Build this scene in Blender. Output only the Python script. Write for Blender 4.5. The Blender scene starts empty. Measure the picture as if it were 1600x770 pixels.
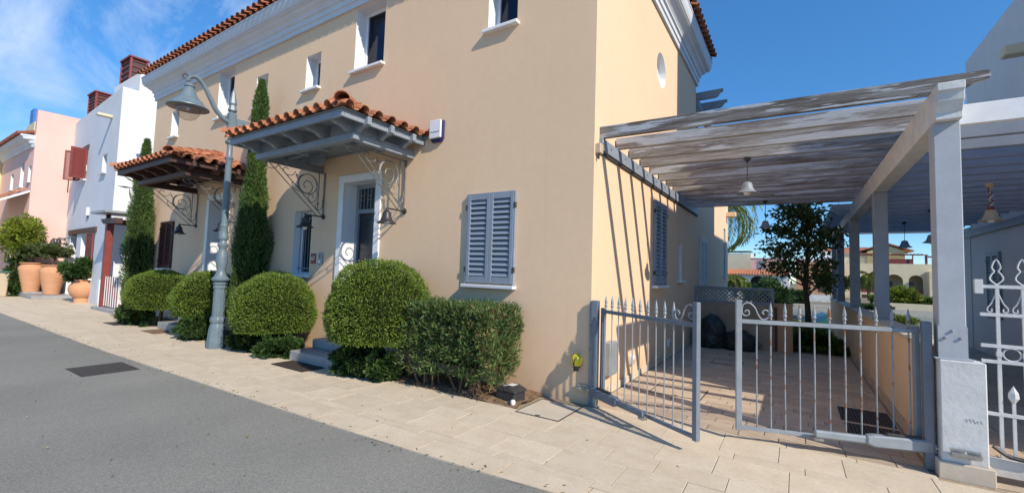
import bpy, bmesh, math, random
import numpy as np
from math import sin, cos, pi, radians, sqrt, atan2
from mathutils import Vector, Matrix
random.seed(7); rng = np.random.default_rng(11)
sc = bpy.context.scene; COL = sc.collection

# ------------------------------------------------------------------ camera, light
CAM = Vector((2.1585311, -5.20318773, 1.6))
yaw, pit, rol = -0.574682032, 0.0597762433, 0.0312745928
fwd = Vector((sin(yaw)*cos(pit), cos(yaw)*cos(pit), sin(pit)))
rt = Vector((cos(yaw), -sin(yaw), 0)); up = rt.cross(fwd)
r2 = rt*cos(rol)+up*sin(rol); u2 = -rt*sin(rol)+up*cos(rol)
cd = bpy.data.cameras.new('camera'); cam = bpy.data.objects.new('camera', cd); COL.objects.link(cam)
cd.sensor_width = 36.0; cd.lens = 685.3/1600*36.0; cd.clip_end = 3000; cd.clip_start = 0.05
m = Matrix((( r2.x, u2.x, -fwd.x, CAM.x), (r2.y, u2.y, -fwd.y, CAM.y), (r2.z, u2.z, -fwd.z, CAM.z), (0, 0, 0, 1)))
cam.matrix_world = m; sc.camera = cam

SUN = Vector((1.3, -0.43, 1.0)).normalized()            # towards the sun
elev = math.asin(SUN.z); azim = atan2(SUN.x, SUN.y)
sd = bpy.data.lights.new('sun', 'SUN'); so = bpy.data.objects.new('sun', sd); COL.objects.link(so)
sd.energy = 2.22; sd.angle = radians(0.55); sd.color = (1.0, 0.885, 0.74)
so.rotation_euler = (-SUN).to_track_quat('-Z', 'Y').to_euler(); so.location = (20, -10, 30)
w = bpy.data.worlds.new('World'); sc.world = w; w.use_nodes = True
nt = w.node_tree; bg = nt.nodes['Background']; bg.inputs[1].default_value = 0.125
sky = nt.nodes.new('ShaderNodeTexSky'); sky.sky_type = 'NISHITA'; sky.sun_disc = False
sky.sun_elevation = elev; sky.sun_rotation = azim; sky.altitude = 3500; sky.air_density = 1.0; sky.dust_density = 0.0; sky.ozone_density = 4.5
tc = nt.nodes.new('ShaderNodeTexCoord')
def wn(t, **k):
    n = nt.nodes.new(t)
    for a, b in k.items(): setattr(n, a, b)
    return n
# thin cirrus: streaked noise on the view direction, gathered in the western sky
mp = wn('ShaderNodeMapping'); mp.inputs['Rotation'].default_value = (0.25, 0.5, 0.6); mp.inputs['Scale'].default_value = (1.2, 4.2, 3.0)
nz = wn('ShaderNodeTexNoise'); nz.inputs['Scale'].default_value = 1.5; nz.inputs['Detail'].default_value = 9; nz.inputs['Roughness'].default_value = 0.6; nz.inputs['Distortion'].default_value = 0.6
cr = wn('ShaderNodeMapRange'); cr.inputs[1].default_value = 0.44; cr.inputs[2].default_value = 0.66
sx = wn('ShaderNodeSeparateXYZ'); wr = wn('ShaderNodeMapRange'); wr.inputs[1].default_value = 0.45; wr.inputs[2].default_value = 0.8
ng = wn('ShaderNodeMath', operation='MULTIPLY'); ng.inputs[1].default_value = -1
mu = wn('ShaderNodeMath', operation='MULTIPLY'); mu2 = wn('ShaderNodeMath', operation='MULTIPLY'); mu2.inputs[1].default_value = 0.8
mx = wn('ShaderNodeMixRGB'); mx.inputs[2].default_value = (2.1, 2.6, 3.5, 1)
L = nt.links
L.new(tc.outputs['Generated'], mp.inputs[0]); L.new(mp.outputs[0], nz.inputs['Vector']); L.new(nz.outputs[0], cr.inputs[0])
L.new(tc.outputs['Generated'], sx.inputs[0]); L.new(sx.outputs[0], ng.inputs[0]); L.new(ng.outputs[0], wr.inputs[0])
L.new(cr.outputs[0], mu.inputs[0]); L.new(wr.outputs[0], mu.inputs[1]); L.new(mu.outputs[0], mu2.inputs[0]); L.new(mu2.outputs[0], mx.inputs[0])
hs = wn('ShaderNodeHueSaturation'); hs.inputs['Saturation'].default_value = 1.18; hs.inputs['Value'].default_value = 1.0
L.new(sky.outputs[0], hs.inputs['Color']); gm = wn('ShaderNodeGamma'); gm.inputs[1].default_value = 1.05; L.new(hs.outputs[0], gm.inputs[0]); hz_ = wn('ShaderNodeMapRange'); hz_.inputs[1].default_value = 0.0; hz_.inputs[2].default_value = 0.5; hz_.inputs[3].default_value = 0.52; hz_.inputs[4].default_value = 1.0; L.new(sx.outputs[2], hz_.inputs[0]); hm_ = wn('ShaderNodeVectorMath', operation='SCALE'); L.new(hz_.outputs[0], hm_.inputs['Scale']); tn = wn('ShaderNodeMixRGB', blend_type='MULTIPLY'); tn.inputs[0].default_value = 1; tn.inputs[2].default_value = (1.0, 0.93, 0.80, 1); L.new(gm.outputs[0], hm_.inputs[0]); L.new(hm_.outputs[0], tn.inputs[1]); L.new(tn.outputs[0], mx.inputs[1]); L.new(mx.outputs[0], bg.inputs[0])
vs = sc.view_settings; vs.view_transform = 'Standard'; vs.look = 'None'; vs.gamma = 1; vs.exposure = 1.33; vs.use_curve_mapping = False
sc.cycles.max_bounces = 6; sc.cycles.transparent_max_bounces = 8

# ------------------------------------------------------------------ materials
MT = {}
def mat(name, c1, c2=None, rough=0.7, nscale=3.0, detail=4, lo=0.35, hi=0.65, bump=0.0, bscale=40, stretch=None, metal=0.0,
        fine=0.0, fscale=60, island=0.0, objrand=0.0, spec=0.5, c3=None, c3s=1.2, c3lo=0.6, c3hi=0.7, trans=0.0, offs=False):
    mt = bpy.data.materials.new(name); mt.use_nodes = True; n = mt.node_tree; N = n.nodes; K = n.links
    b = N['Principled BSDF']; b.inputs['Roughness'].default_value = rough; b.inputs['Metallic'].default_value = metal
    b.inputs['Specular IOR Level'].default_value = spec
    t = N.new('ShaderNodeTexCoord'); vec = t.outputs['Object']
    if offs:
        oi = N.new('ShaderNodeObjectInfo'); a = N.new('ShaderNodeVectorMath'); a.operation = 'ADD'
        ml = N.new('ShaderNodeMath'); ml.operation = 'MULTIPLY'; ml.inputs[1].default_value = 37.0
        K.new(oi.outputs['Random'], ml.inputs[0]); K.new(vec, a.inputs[0]); K.new(ml.outputs[0], a.inputs[1]); vec = a.outputs[0]
    if stretch:
        mp = N.new('ShaderNodeMapping'); mp.inputs['Scale'].default_value = stretch; K.new(vec, mp.inputs[0]); vec = mp.outputs[0]
    col = None
    def rgb(c): return (c[0], c[1], c[2], 1)
    def noise(s, d=4, r=0.55):
        z = N.new('ShaderNodeTexNoise'); z.inputs['Scale'].default_value = s; z.inputs['Detail'].default_value = d; z.inputs['Roughness'].default_value = r
        K.new(vec, z.inputs['Vector']); return z.outputs[0]
    def mrange(x, a, b_):
        q = N.new('ShaderNodeMapRange'); q.inputs[1].default_value = a; q.inputs[2].default_value = b_; K.new(x, q.inputs[0]); return q.outputs[0]
    def mix(f, a, b_):
        q = N.new('ShaderNodeMixRGB'); 
        if isinstance(f, float): q.inputs[0].default_value = f
        else: K.new(f, q.inputs[0])
        for i, x in ((1, a), (2, b_)):
            if isinstance(x, tuple): q.inputs[i].default_value = rgb(x)
            else: K.new(x, q.inputs[i])
        return q.outputs[0]
    col = tuple(c1)
    if c2 is not None: col = mix(mrange(noise(nscale, detail), lo, hi), tuple(c1), tuple(c2))
    if c3 is not None: col = mix(mrange(noise(c3s, 6, 0.65), c3lo, c3hi), col, tuple(c3))
    def vary(src, amt, col):
        q = N.new('ShaderNodeHueSaturation'); v = mrange(src, 0, 1); qq = N.new('ShaderNodeMapRange')
        qq.inputs[3].default_value = 1-amt; qq.inputs[4].default_value = 1+amt; K.new(src, qq.inputs[0]); K.new(qq.outputs[0], q.inputs['Value'])
        if isinstance(col, tuple): q.inputs['Color'].default_value = rgb(col)
        else: K.new(col, q.inputs['Color'])
        return q.outputs[0]
    if fine: col = vary(mrange(noise(fscale, 2), 0.25, 0.75), fine, col)
    if island:
        g = N.new('ShaderNodeNewGeometry'); col = vary(g.outputs['Random Per Island'], island, col)
    if objrand:
        oi2 = N.new('ShaderNodeObjectInfo'); col = vary(oi2.outputs['Random'], objrand, col)
    if isinstance(col, tuple): b.inputs['Base Color'].default_value = rgb(col)
    else: K.new(col, b.inputs['Base Color'])
    if bump:
        bp = N.new('ShaderNodeBump'); bp.inputs['Strength'].default_value = bump; bp.inputs['Distance'].default_value = 0.01
        K.new(noise(bscale, 5), bp.inputs['Height']); K.new(bp.outputs[0], b.inputs['Normal'])
    if trans:
        out = N['Material Output']; tr = N.new('ShaderNodeBsdfTranslucent'); ms = N.new('ShaderNodeMixShader'); ms.inputs[0].default_value = trans
        if isinstance(col, tuple): tr.inputs[0].default_value = rgb(col)
        else: K.new(col, tr.inputs[0])
        K.new(b.outputs[0], ms.inputs[1]); K.new(tr.outputs[0], ms.inputs[2]); K.new(ms.outputs[0], out.inputs[0])
    MT[name] = mt; return mt

mat('peach_stucco', (0.75, 0.545, 0.362), (0.71, 0.51, 0.335), 0.9, 0.55, 7, lo=0.3, hi=0.7, bump=0.10, bscale=22, fine=0.02, fscale=9)
mat('white_stucco', (0.74, 0.75, 0.76), (0.68, 0.70, 0.72), 0.85, 1.2, 5, bump=0.2, bscale=80)
mat('cool_stucco', (0.66, 0.69, 0.73), (0.61, 0.645, 0.69), 0.85, 1.2, 5, bump=0.2, bscale=80)
mat('pink_stucco', (0.71, 0.475, 0.42), (0.68, 0.45, 0.395), 0.9, 1.0, 5, bump=0.2, bscale=80)
mat('yellow_stucco', (0.70, 0.58, 0.30), (0.64, 0.52, 0.26), 0.9, 1.0, 5)
mat('cream_stucco', (0.66, 0.60, 0.42), (0.60, 0.54, 0.37), 0.9, 1.0, 5)
mat('grey_stucco', (0.66, 0.645, 0.63), (0.61, 0.60, 0.585), 0.9, 1.0, 5, bump=0.2, bscale=80)
mat('orange_stucco', (0.52, 0.32, 0.19), (0.46, 0.28, 0.17), 0.9, 1.0, 5)
mat('cornice_paint', (0.62, 0.65, 0.68), (0.55, 0.585, 0.62), 0.7, 1.5, 5, bump=0.1)
mat('white_paint', (0.78, 0.79, 0.80), (0.70, 0.71, 0.72), 0.6, 6, 5, bump=0.08)
mat('old_white_paint', (0.60, 0.62, 0.62), (0.50, 0.52, 0.52), 0.75, 5, 8, bump=0.3, bscale=30, c3=(0.36, 0.37, 0.36), c3s=9, c3lo=0.68, c3hi=0.74)
mat('post_paint', (0.40, 0.43, 0.465), (0.35, 0.38, 0.415), 0.6, 4, 6, bump=0.15, c3=(0.30, 0.33, 0.37), c3s=6, c3lo=0.68, c3hi=0.76)
mat('grey_paint', (0.245, 0.28, 0.32), (0.21, 0.245, 0.285), 0.5, 5, 5, bump=0.1)
mat('blue_grey_paint', (0.245, 0.285, 0.345), (0.21, 0.25, 0.305), 0.5, 5, 5, bump=0.1)
mat('gate_paint', (0.165, 0.195, 0.235), (0.135, 0.165, 0.20), 0.42, 8, 5, bump=0.15, bscale=60)
mat('pale_iron', (0.27, 0.305, 0.335), (0.22, 0.25, 0.28), 0.5, 8, 5, bump=0.15, bscale=60)
mat('rusty_paint', (0.29, 0.32, 0.34), (0.24, 0.265, 0.285), 0.55, 8, 5, c3=(0.22, 0.09, 0.035), c3s=13, c3lo=0.54, c3hi=0.60, offs=True, bump=0.3, bscale=60)
mat('wrought_iron', (0.12, 0.125, 0.13), (0.20, 0.20, 0.20), 0.5, 12, 4, metal=0.3)
mat('brown_wood', (0.075, 0.035, 0.028), (0.055, 0.026, 0.022), 0.55, 6, 4, stretch=(1, 8, 8), bump=0.2)
mat('red_wood', (0.22, 0.045, 0.035), (0.17, 0.035, 0.03), 0.5, 6, 4, bump=0.1)
mat('weathered_wood', (0.31, 0.295, 0.275), (0.13, 0.10, 0.08), 0.85, 1.9, 10, lo=0.40, hi=0.60, stretch=(0.75, 10, 10), c3=(0.42, 0.435, 0.45), c3s=0.95, c3lo=0.53, c3hi=0.58, fine=0.14, fscale=9, offs=True, bump=0.5, bscale=12)
mat('dark_weathered', (0.20, 0.19, 0.185), (0.085, 0.072, 0.062), 0.85, 2.2, 9, lo=0.38, hi=0.60, stretch=(0.8, 10, 10), c3=(0.40, 0.43, 0.47), c3s=1.5, c3lo=0.53, c3hi=0.58, bump=0.5, bscale=12, offs=True)
mat('terracotta', (0.42, 0.17, 0.085), (0.31, 0.11, 0.055), 0.85, 8, 5, objrand=0.22, offs=True, bump=0.3, bscale=30, c3=(0.50, 0.27, 0.15), c3s=9, c3lo=0.55, c3hi=0.7)
mat('dark_terracotta', (0.30, 0.105, 0.055), (0.20, 0.07, 0.04), 0.9, 8, 5, objrand=0.22, offs=True, bump=0.3, bscale=30)
mat('pot_clay', (0.56, 0.30, 0.17), (0.50, 0.25, 0.13), 0.85, 4, 5, stretch=(1, 1, 6), bump=0.3, bscale=20)
mat('travertine', (0.58, 0.50, 0.38), (0.515, 0.43, 0.315), 0.8, 4.5, 9, lo=0.3, hi=0.7, stretch=(1, 1.05, 1), objrand=0.05, island=0.045, offs=True, bump=0.25, bscale=40, fine=0.07, fscale=30, c3=(0.60, 0.525, 0.405), c3s=2.6, c3lo=0.45, c3hi=0.75)
mat('drive_stone', (0.50, 0.405, 0.30), (0.42, 0.335, 0.245), 0.8, 5, 8, stretch=(1, 2.6, 1), objrand=0.14, island=0.14, offs=True, bump=0.25, bscale=40, fine=0.05, fscale=30)
mat('slab_stone', (0.55, 0.49, 0.40), (0.49, 0.43, 0.34), 0.8, 3, 8, bump=0.2)
mat('joint_mortar', (0.37, 0.295, 0.205), (0.28, 0.22, 0.155), 0.95, 20, 4)
mat('step_marble', (0.33, 0.335, 0.335), (0.25, 0.255, 0.26), 0.5, 4, 8, bump=0.1)
mat('wall_stone', (0.42, 0.34, 0.25), (0.33, 0.26, 0.19), 0.9, 3, 8, bump=0.4, bscale=20, c3=(0.17, 0.12, 0.08), c3s=2.5, c3lo=0.64, c3hi=0.7)
mat('asphalt', (0.245, 0.245, 0.218), (0.195, 0.196, 0.178), 0.9, 0.45, 8, bump=0.8, bscale=90, fine=0.24, fscale=60, c3=(0.15, 0.15, 0.135), c3s=22, c3lo=0.68, c3hi=0.76)
mat('soil', (0.24, 0.15, 0.085), (0.13, 0.08, 0.05), 1.0, 9, 8, bump=1.0, bscale=30, fine=0.2, fscale=60)
mat('dirt_ground', (0.22, 0.18, 0.12), (0.16, 0.15, 0.09), 1.0, 0.2, 8)
mat('black_plastic', (0.025, 0.025, 0.028), (0.04, 0.04, 0.042), 0.45, 20, 3)
mat('bag_plastic', (0.012, 0.022, 0.018), (0.02, 0.03, 0.026), 0.42, 6, 5, bump=1.0, bscale=14)
mat('iron_grate', (0.035, 0.035, 0.037), (0.06, 0.055, 0.05), 0.7, 30, 3)
mat('white_plastic', (0.74, 0.75, 0.76), None, 0.35)
mat('navy_plastic', (0.02, 0.025, 0.11), None, 0.35)
mat('yellow_plastic', (0.72, 0.60, 0.02), None, 0.3)
mat('steel', (0.45, 0.46, 0.46), (0.3, 0.3, 0.3), 0.35, 20, 4, metal=0.8)
mat('galvanised', (0.31, 0.345, 0.37), (0.26, 0.29, 0.315), 0.45, 8, 4, metal=0.2)
mat('lamp_paint', (0.14, 0.19, 0.225), (0.115, 0.16, 0.19), 0.42, 9, 5, bump=0.15, bscale=50)
mat('lamp_inside', (0.30, 0.21, 0.15), (0.2, 0.14, 0.10), 0.6, 6, 4)
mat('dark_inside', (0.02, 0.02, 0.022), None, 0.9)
mat('curtain', (0.26, 0.25, 0.30), (0.20, 0.20, 0.24), 0.9, 12, 3, stretch=(6, 6, 0.3))
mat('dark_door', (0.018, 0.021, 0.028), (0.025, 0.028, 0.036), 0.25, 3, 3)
mat('brown_door', (0.08, 0.022, 0.018), (0.06, 0.018, 0.015), 0.4, 6, 3)
mat('red_plaque', (0.20, 0.03, 0.022), None, 0.4)
mat('doormat', (0.05, 0.032, 0.02), (0.025, 0.018, 0.014), 1.0, 60, 3, bump=1, bscale=90)
mat('blue_paint', (0.02, 0.16, 0.50), None, 0.5)
mat('beige_plastic', (0.47, 0.39, 0.28), None, 0.6)
mat('green_plastic', (0.05, 0.13, 0.10), None, 0.5)
mat('trunk_bark', (0.11, 0.08, 0.055), (0.06, 0.045, 0.03), 0.95, 9, 6, bump=1, bscale=25, stretch=(1, 1, 0.3))
mat('tarpaulin', (0.012, 0.13, 0.13), (0.01, 0.09, 0.10), 0.4, 3, 4)
def leafmat(name, a, b, tr=0.22, isl=0.42): return mat(name, a, b, 0.55, 3.0, 4, island=isl, trans=tr, spec=0.35)
leafmat('clipped_leaf', (0.165, 0.235, 0.034), (0.105, 0.17, 0.028), isl=0.34)
leafmat('cypress_leaf', (0.055, 0.115, 0.03), (0.09, 0.15, 0.035), 0.15)
leafmat('oleander_leaf', (0.115, 0.175, 0.05), (0.06, 0.115, 0.035), 0.2)
leafmat('dry_leaf', (0.24, 0.19, 0.08), (0.17, 0.13, 0.06), 0.2)
leafmat('jade_leaf', (0.05, 0.105, 0.022), (0.028, 0.062, 0.016), 0.15)
leafmat('dark_leaf', (0.07, 0.11, 0.028), (0.115, 0.13, 0.03), 0.35)
leafmat('lime_leaf', (0.26, 0.30, 0.03), (0.13, 0.20, 0.02), 0.3)
leafmat('olive_leaf', (0.11, 0.15, 0.05), (0.08, 0.115, 0.04), 0.15)
leafmat('palm_leaf', (0.13, 0.19, 0.03), (0.20, 0.22, 0.04), 0.35)
leafmat('grass_leaf', (0.12, 0.20, 0.03), (0.09, 0.15, 0.025), 0.2)
mat('leaf_core', (0.012, 0.016, 0.006), (0.02, 0.025, 0.008), 1.0, 8, 3, spec=0.0)  # near-black solid filling: shade deep between the leaves is put into this colour
# window glass: half clear, half mirror
def glassmat(name, tint, mirror):
    g = bpy.data.materials.new(name); g.use_nodes = True; N = g.node_tree.nodes; K = g.node_tree.links
    N.remove(N['Principled BSDF']); out = N['Material Output']; tr = N.new('ShaderNodeBsdfTransparent'); tr.inputs[0].default_value = (*tint, 1)
    gl = N.new('ShaderNodeBsdfGlossy'); gl.inputs['Roughness'].default_value = 0.03; gl.inputs[0].default_value = (0.55, 0.57, 0.62, 1); lwn = N.new('ShaderNodeLayerWeight'); lwn.inputs[0].default_value = 0.5; pw = N.new('ShaderNodeMath'); pw.operation = 'POWER'; pw.inputs[1].default_value = 4.0; K.new(lwn.outputs['Facing'], pw.inputs[0]); fr = N.new('ShaderNodeMath'); fr.operation = 'MULTIPLY_ADD'; fr.inputs[1].default_value = 0.5; fr.inputs[2].default_value = mirror; K.new(pw.outputs[0], fr.inputs[0])
    ms = N.new('ShaderNodeMixShader'); K.new(fr.outputs[0], ms.inputs[0]); K.new(tr.outputs[0], ms.inputs[1]); K.new(gl.outputs[0], ms.inputs[2]); K.new(ms.outputs[0], out.inputs[0])
    MT[name] = g
glassmat('window_glass', (0.5, 0.55, 0.64), 0.05)
glassmat('globe_glass', (0.90, 0.89, 0.87), 0.10)
# water
wm = bpy.data.materials.new('canal_water'); wm.use_nodes = True; b = wm.node_tree.nodes['Principled BSDF']
b.inputs['Base Color'].default_value = (0.03, 0.10, 0.13, 1); b.inputs['Roughness'].default_value = 0.08
z = wm.node_tree.nodes.new('ShaderNodeTexNoise'); z.inputs['Scale'].default_value = 3; bp = wm.node_tree.nodes.new('ShaderNodeBump'); bp.inputs['Strength'].default_value = 0.5; bp.inputs['Distance'].default_value = 0.05
wm.node_tree.links.new(z.outputs[0], bp.inputs['Height']); wm.node_tree.links.new(bp.outputs[0], b.inputs['Normal']); MT['canal_water'] = wm

# ------------------------------------------------------------------ mesh helpers
ORG = {}
class Fr:                                           # a local frame: u along, v up, d outwards
    def __init__(s, o, u, v, d): s.o, s.u, s.v, s.d = Vector(o), Vector(u), Vector(v), Vector(d)
    def __call__(s, a, b, c): return s.o+s.u*a+s.v*b+s.d*c
WORLD = Fr((0, 0, 0), (1, 0, 0), (0, 1, 0), (0, 0, 1))
FAC = Fr((0, 0, 0), (1, 0, 0), (0, 0, 1), (0, -1, 0))   # street facade: u = x, v = z, d = towards the street
SID = Fr((0, 0, 0), (0, 1, 0), (0, 0, 1), (1, 0, 0))    # side wall: u = y, v = z, d = +x
class MB:
    def __init__(s, fr=WORLD): s.v, s.f, s.fr = [], [], fr
    def add(s, vs, fs):
        b = len(s.v); s.v += [s.fr(*p) for p in vs]; s.f += [[i+b for i in f] for f in fs]; return s
    def box(s, u0, u1, v0, v1, d0, d1):
        return s.add([(u, v, d) for u in (u0, u1) for v in (v0, v1) for d in (d0, d1)],
            [(0, 1, 3, 2), (4, 6, 7, 5), (0, 4, 5, 1), (2, 3, 7, 6), (0, 2, 6, 4), (1, 5, 7, 3)])
    def quad(s, *p): return s.add(p, [tuple(range(len(p)))])
    def prism(s, pts, d0, d1, ax=2):                # polygon in two axes, extruded along the third
        n = len(pts)
        def P(p, d):
            q = list(p); q.insert(ax, d); return tuple(q)
        return s.add([P(p, d0) for p in pts]+[P(p, d1) for p in pts], [tuple(range(n)), tuple(range(2*n-1, n-1, -1))]+[(i, (i+1) % n, n+(i+1) % n, n+i) for i in range(n)])
    def lathe(s, prof, c=(0, 0, 0), n=16, rot=0.0, sq=None, axis=2):
        vs, fs = [], []
        for (r, z) in prof:
            for k in range(n):
                a = rot+2*pi*k/n; x, y = r*cos(a), r*sin(a)
                p = (x, y, z) if axis == 2 else ((x, z, y) if axis == 1 else (z, x, y))
                vs.append((c[0]+p[0], c[1]+p[1], c[2]+p[2]))
        for i in range(len(prof)-1):
            for k in range(n):
                k2 = (k+1) % n; fs.append((i*n+k, i*n+k2, (i+1)*n+k2, (i+1)*n+k))
        if prof[0][0] > 1e-4: fs.append(tuple(range(n-1, -1, -1)))
        if prof[-1][0] > 1e-4: fs.append(tuple((len(prof)-1)*n+k for k in range(n)))
        return s.add(vs, fs)
    def tube(s, path, r, n=6, cap=True, flat=None):
        P = [Vector(p) for p in path]; m_ = len(P); vs, fs = [], []
        R = r if isinstance(r, (list, tuple)) else [r]*m_
        up_ = None
        for i, p in enumerate(P):
            t = (P[min(i+1, m_-1)]-P[max(i-1, 0)])
            t = t.normalized() if t.length > 1e-9 else Vector((0, 0, 1))
            if up_ is None: up_ = Vector((0, 0, 1)) if abs(t.z) < 0.9 else Vector((1, 0, 0))
            a = t.cross(up_)
            a = a.normalized() if a.length > 1e-6 else t.orthogonal().normalized()
            b_ = a.cross(t).normalized(); up_ = b_
            for k in range(n):
                q = 2*pi*(k+0.5)/n; o = a*cos(q)*R[i]+b_*sin(q)*R[i]
                vs.append(tuple(p+o))
        for i in range(m_-1):
            for k in range(n):
                k2 = (k+1) % n; fs.append((i*n+k, i*n+k2, (i+1)*n+k2, (i+1)*n+k))
        if cap: fs += [tuple(range(n-1, -1, -1)), tuple((m_-1)*n+k for k in range(n))]
        return s.add(vs, fs)
    def mesh(s, name, mt, smooth=False, org=Vector((0, 0, 0)), angle=40):
        me = bpy.data.meshes.new(name); me.from_pydata([tuple(v-org) for v in s.v], [], s.f)
        if len(s.f) < 30000:
            bm = bmesh.new(); bm.from_mesh(me); bmesh.ops.recalc_face_normals(bm, faces=bm.faces); bm.to_mesh(me); bm.free()
        me.materials.append(MT[mt])
        if smooth:
            me.shade_smooth(); me.set_sharp_from_angle(angle=radians(angle))
        return me
    def obj(s, name, mt, parent=None, smooth=False, bevel=0, org=None, label=None, **props):
        po = ORG[parent.name] if parent else Vector((0, 0, 0))
        o0 = Vector(org) if org is not None else po
        o = bpy.data.objects.new(name, s.mesh(name, mt, smooth, o0)); COL.objects.link(o)
        o.location = o0-po; o.parent = parent; ORG[o.name] = o0
        if bevel:
            bv = o.modifiers.new('bevel', 'BEVEL'); bv.width = bevel; bv.segments = 1; bv.limit_method = 'ANGLE'
        if label: o['label'] = label
        for k, v in props.items(): o[k] = v
        return o
def tag(o, label, cat, group=None):
    o['label'] = label; o['category'] = cat
    if group: o['group'] = group
    return o
def thing(name, label, cat, loc=(0, 0, 0), group=None):
    o = bpy.data.objects.new(name, None); COL.objects.link(o); o.location = loc; o.empty_display_size = 0.1
    ORG[o.name] = Vector(loc); return tag(o, label, cat, group)
def inst(me, name, loc, parent, rot=None, scale=None, label=None):
    o = bpy.data.objects.new(name, me); COL.objects.link(o); o.parent = parent
    o.location = Vector(loc)-(ORG[parent.name] if parent else Vector((0, 0, 0)))
    if rot is not None: o.rotation_euler = rot
    if scale is not None: o.scale = scale
    ORG[o.name] = Vector(loc); return o
def kids(o): return list(o.children)
def copy_tree(o, parent=None):
    c = o.copy(); COL.objects.link(c); c.parent = parent; ORG[c.name] = ORG[o.name].copy()
    for ch in kids(o): copy_tree(ch, c)
    return c
def moved(o, loc, rz=None, label=None, group=None):
    c = copy_tree(o); c.location = loc
    if rz is not None: c.rotation_euler = (0, 0, rz)
    if label: c['label'] = label
    if group: c['group'] = group
    return c
def spiral(cx, cy, r0, r1, a0, a1, n=18):
    return [(cx+(r0+(r1-r0)*i/n)*cos(a0+(a1-a0)*i/n), cy+(r0+(r1-r0)*i/n)*sin(a0+(a1-a0)*i/n)) for i in range(n+1)]
def crv(pts, n=6):                                  # Catmull-Rom through 2-D or 3-D points
    P = [Vector(p if len(p) == 3 else (p[0], p[1], 0)) for p in pts]; P = [P[0]*2-P[1]]+P+[P[-1]*2-P[-2]]; out = []
    for i in range(1, len(P)-2):
        for k in range(n):
            t = k/n; a, b_, c, d = P[i-1:i+3]
            out.append(0.5*((2*b_)+(c-a)*t+(2*a-5*b_+4*c-d)*t*t+(3*b_-a-3*c+d)*t**3))
    out.append(P[-2]); return [tuple(q) for q in out]
def text_obj(name, s, size, fr_o, fr_u, fr_v, mt, parent, label=None):
    cu = bpy.data.curves.new(name, 'FONT'); cu.body = s; cu.size = size; cu.align_x = 'CENTER'; cu.align_y = 'CENTER'; cu.extrude = 0.001
    t = bpy.data.objects.new(name+'_curve', cu); COL.objects.link(t); dg = bpy.context.evaluated_depsgraph_get()
    me = bpy.data.meshes.new_from_object(t.evaluated_get(dg)); bpy.data.objects.remove(t)
    fr_u, fr_v = Vector(fr_u), Vector(fr_v); nn = fr_u.cross(fr_v)
    for v in me.vertices:
        c = v.co.copy(); v.co = fr_u*c.x+fr_v*c.y+nn*c.z
    me.materials.clear(); me.materials.append(MT[mt]); return inst(me, name, fr_o, parent)

# leaves: n folded diamond faces at points P pointing along D
def leaves(name, P, D, ln, wd, mt, parent=None, stuff=True, org=None, var=0.35, **props):
    n = len(P); D = D/np.maximum(np.linalg.norm(D, axis=1), 1e-6)[:, None]
    R = rng.normal(size=(n, 3)); S = np.cross(D, R); S /= np.maximum(np.linalg.norm(S, axis=1), 1e-6)[:, None]; U = np.cross(S, D)
    l = (ln*(1+var*rng.uniform(-1, 1, n)))[:, None]; w_ = (wd*(1+var*rng.uniform(-1, 1, n)))[:, None]
    V = np.stack([P, P+D*l*0.5+S*w_*0.5+U*w_*0.15, P+D*l, P+D*l*0.5-S*w_*0.5+U*w_*0.15], 1).reshape(-1, 3)
    po = ORG[parent.name] if parent else Vector((0, 0, 0)); o0 = Vector(org) if org is not None else po
    V = V-np.array(o0)
    me = bpy.data.meshes.new(name); me.vertices.add(4*n); me.vertices.foreach_set('co', V.ravel().astype(np.float32))
    me.loops.add(4*n); me.loops.foreach_set('vertex_index', np.arange(4*n, dtype=np.int32))
    me.polygons.add(n); me.polygons.foreach_set('loop_start', np.arange(0, 4*n, 4, dtype=np.int32))
    me.update(calc_edges=True); me.materials.append(MT[mt])
    o = bpy.data.objects.new(name, me); COL.objects.link(o); o.parent = parent; o.location = o0-po; ORG[o.name] = o0
    if parent and stuff: o['kind'] = 'stuff'
    for k, v in props.items(): o[k] = v
    return o
def vn(P, s, seed=0.0):                             # cheap smooth 3-D noise in about -1..1
    x, y, z = P[:, 0]*s+seed, P[:, 1]*s+seed*1.7, P[:, 2]*s-seed
    return (np.sin(x*1.3+1.7*np.sin(y*0.9+z))+np.sin(y*1.7+1.3*np.sin(z*1.1+x*0.7))+np.sin(z*1.5+1.5*np.sin(x*0.8+y*0.6)))/3

# ================================================================== THE SETTING
def struct(o, **k):
    o['kind'] = 'structure'; return o
g = MB(); g.box(-900, 900, -900, 7.6, -0.5, -0.06).box(-900, 900, 7.6, 16.5, -0.9, -0.35); struct(g.obj('ground', 'dirt_ground'))
g = MB(); g.quad((-900, 16.5, -1.4), (900, 16.5, -1.4), (900, 900, -1.4), (-900, 900, -1.4)).quad((-900, 16.5, -1.4), (900, 16.5, -1.4), (900, 16.5, -0.5), (-900, 16.5, -0.5)); struct(g.obj('far_ground', 'dirt_ground'))
g = MB(); g.quad((-40, 17, -1.1), (30, 17, -1.1), (30, 46, -1.1), (-40, 46, -1.1)); struct(g.obj('canal_water', 'canal_water'))
KE = [(-140, -9.5), (-60, -4.4), (-30, -2.75), (-17.2, -2.48), (-8.3, -2.49), (-4, -2.39), (-1.2, -2.32), (0.3, -2.24), (1, -2.18), (3, -2.05), (8, -1.95), (60, -1.95)]
def kerb(x):
    for (a, b_), (c, d) in zip(KE, KE[1:]):
        if x <= c: return b_+(d-b_)*(x-a)/(c-a)
    return KE[-1][1]
rd = MB()
for (a, b_), (c, d) in zip(KE, KE[1:]): rd.quad((a, b_, -0.012), (a, -13, -0.012), (c, -13, -0.012), (c, d, -0.012))
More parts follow.
